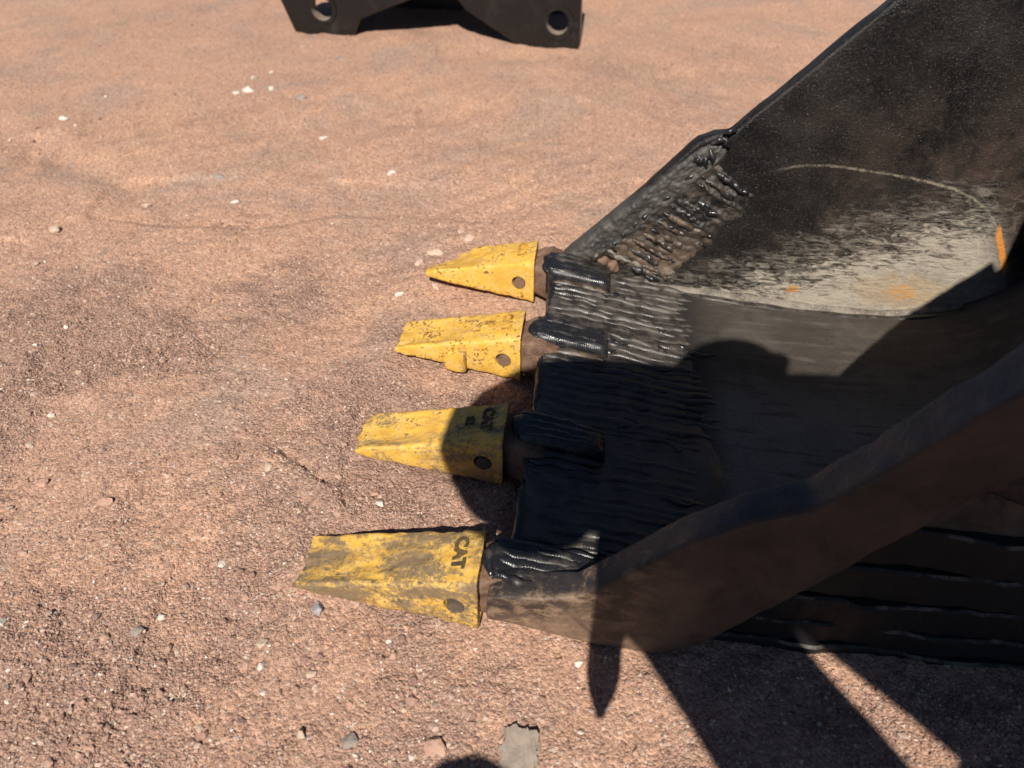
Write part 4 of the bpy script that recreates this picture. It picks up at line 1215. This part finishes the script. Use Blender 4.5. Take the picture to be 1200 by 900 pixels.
for k in ('pel', 'hiL', 'thL', 'knL', 'shL', 'hiR', 'knR', 'shR'): tg[k] = 1
for k in ('neck', 'head', 'crown', 'haL', 'haR'): tg[k] = 2
for k in ('anL', 'foL', 'toL', 'anR', 'foR', 'toR'): tg[k] = 3
for side, wr in (('L', -1), ('R', 1)):
    hb = nodes['ha' + side][0]
    for q in range(4):
        y_ = -0.030 + 0.021 * q; ln = [0.052, 0.066, 0.070, 0.064][q]
        base = hb + e2 * y_ * 0.9 + e1 * (-wr * 0.012)
        k1, k2, k3 = 'f%s%d1' % (side, q), 'f%s%d2' % (side, q), 'f%s%d3' % (side, q)
        nodes[k1] = (base + e1 * (-wr * 0.015) + s_ * 0.006, 0.010)
        nodes[k2] = (base + e1 * (-wr * 0.015) + s_ * 0.006 + e1 * (-wr * ln * 0.45) - s_ * 0.004, 0.0092)
        nodes[k3] = (base + e1 * (-wr * 0.015) + s_ * 0.006 + e1 * (-wr * ln * 0.85) - s_ * 0.016, 0.0080)
        edges += [('ha' + side, k1), (k1, k2), (k2, k3)]
        for kk in (k1, k2, k3): tg[kk] = 2
    nodes['t%s1' % side] = (hb + e2 * 0.045 - e1 * wr * 0.006 - s_ * 0.004, 0.0125)
    nodes['t%s2' % side] = (hb + e2 * 0.062 - e1 * wr * 0.030 - s_ * 0.012, 0.0100)
    edges += [('ha' + side, 't%s1' % side), ('t%s1' % side, 't%s2' % side)]
    tg['t%s1' % side] = tg['t%s2' % side] = 2
person = skin_figure('person', nodes, edges, 'pel', 2, [M_jacket, M_jeans, M_skin, M_boot], tg)
tag(person, 'person in dark jacket and cap crouching behind the camera, seen only as a shadow', 'person')
# cap
hc = nodes['crown'][0]; V = []; F = []
upv = (nodes['crown'][0] - nodes['neck'][0]).normalized(); fw = (s_ - upv * s_.dot(upv)).normalized(); sd_ = upv.cross(fw)
NR, NS_ = 7, 28
for i in range(NR):
    a = math.pi / 2 * i / (NR - 1)
    for j in range(NS_):
        b_ = 2 * math.pi * j / NS_
        rr = 0.126 * math.cos(a) + 0.0005
        V.append(hc + upv * (0.092 * math.sin(a) + 0.0) + fw * rr * math.cos(b_) + sd_ * rr * math.sin(b_))
for i in range(NR - 1):
    for j in range(NS_):
        F.append((i * NS_ + j, i * NS_ + (j + 1) % NS_, (i + 1) * NS_ + (j + 1) % NS_, (i + 1) * NS_ + j))
off = len(V)
for j in range(NS_):
    b_ = 2 * math.pi * j / NS_; f = max(0, math.cos(b_)); rr = 0.128 + 0.06 * f ** 1.5 + 0.012
    V.append(hc + upv * (-0.01 - 0.01 * f) + fw * rr * math.cos(b_) + sd_ * rr * math.sin(b_))
for j in range(NS_):
    F.append((j, off + j, off + (j + 1) % NS_, (j + 1) % NS_))
cap = mesh('cap', V, F, plain('cap_cloth', (0.12, 0.10, 0.08), 0.9), person, True)
so = cap.modifiers.new('so', 'SOLIDIFY'); so.thickness = 0.004

# phone held in both hands, wrist strap hanging below it
pv = []
hx, hy = 0.078, 0.037
px = SP(0.012, 0.0, -0.022)
V = [px + e1 * (sx * hx) + e2 * (sy * hy) + s_ * sz for sx in (-1, 1) for sy in (-1, 1) for sz in (-0.009, 0.0)]
F = [(0, 1, 3, 2), (4, 6, 7, 5), (0, 4, 5, 1), (2, 3, 7, 6), (0, 2, 6, 4), (1, 5, 7, 3)]
phone = mesh('phone', V, F, plain('phone_black', (0.02, 0.02, 0.022), 0.3), None); fix_normals(phone); bevel_mesh(phone, 0.004, 3)
tag(phone, 'black phone held out in both hands behind the camera', 'phone')
S = []
base = SP(0.048, -0.036, -0.026)
for i in range(14):
    f = i / 13
    c = base + Vector((0.004 * math.sin(f * 3), 0, -0.370 * f))
    w = (0.006 + 0.016 * min(1, f * 4)) * (1 if f < 0.84 else max(0.25, ((1 - f) / 0.16) ** 0.4)); th = 0.006
    S.append([c + e1 * w * math.cos(a) + Vector((0, 1, 0)) * th * math.sin(a) for a in [2 * math.pi * q / 10 for q in range(10)]])
V, F = loft(S); strap = mesh('wrist_strap', V, F, plain('strap_cloth', (0.03, 0.03, 0.035), 0.9), phone, True); fix_normals(strap)
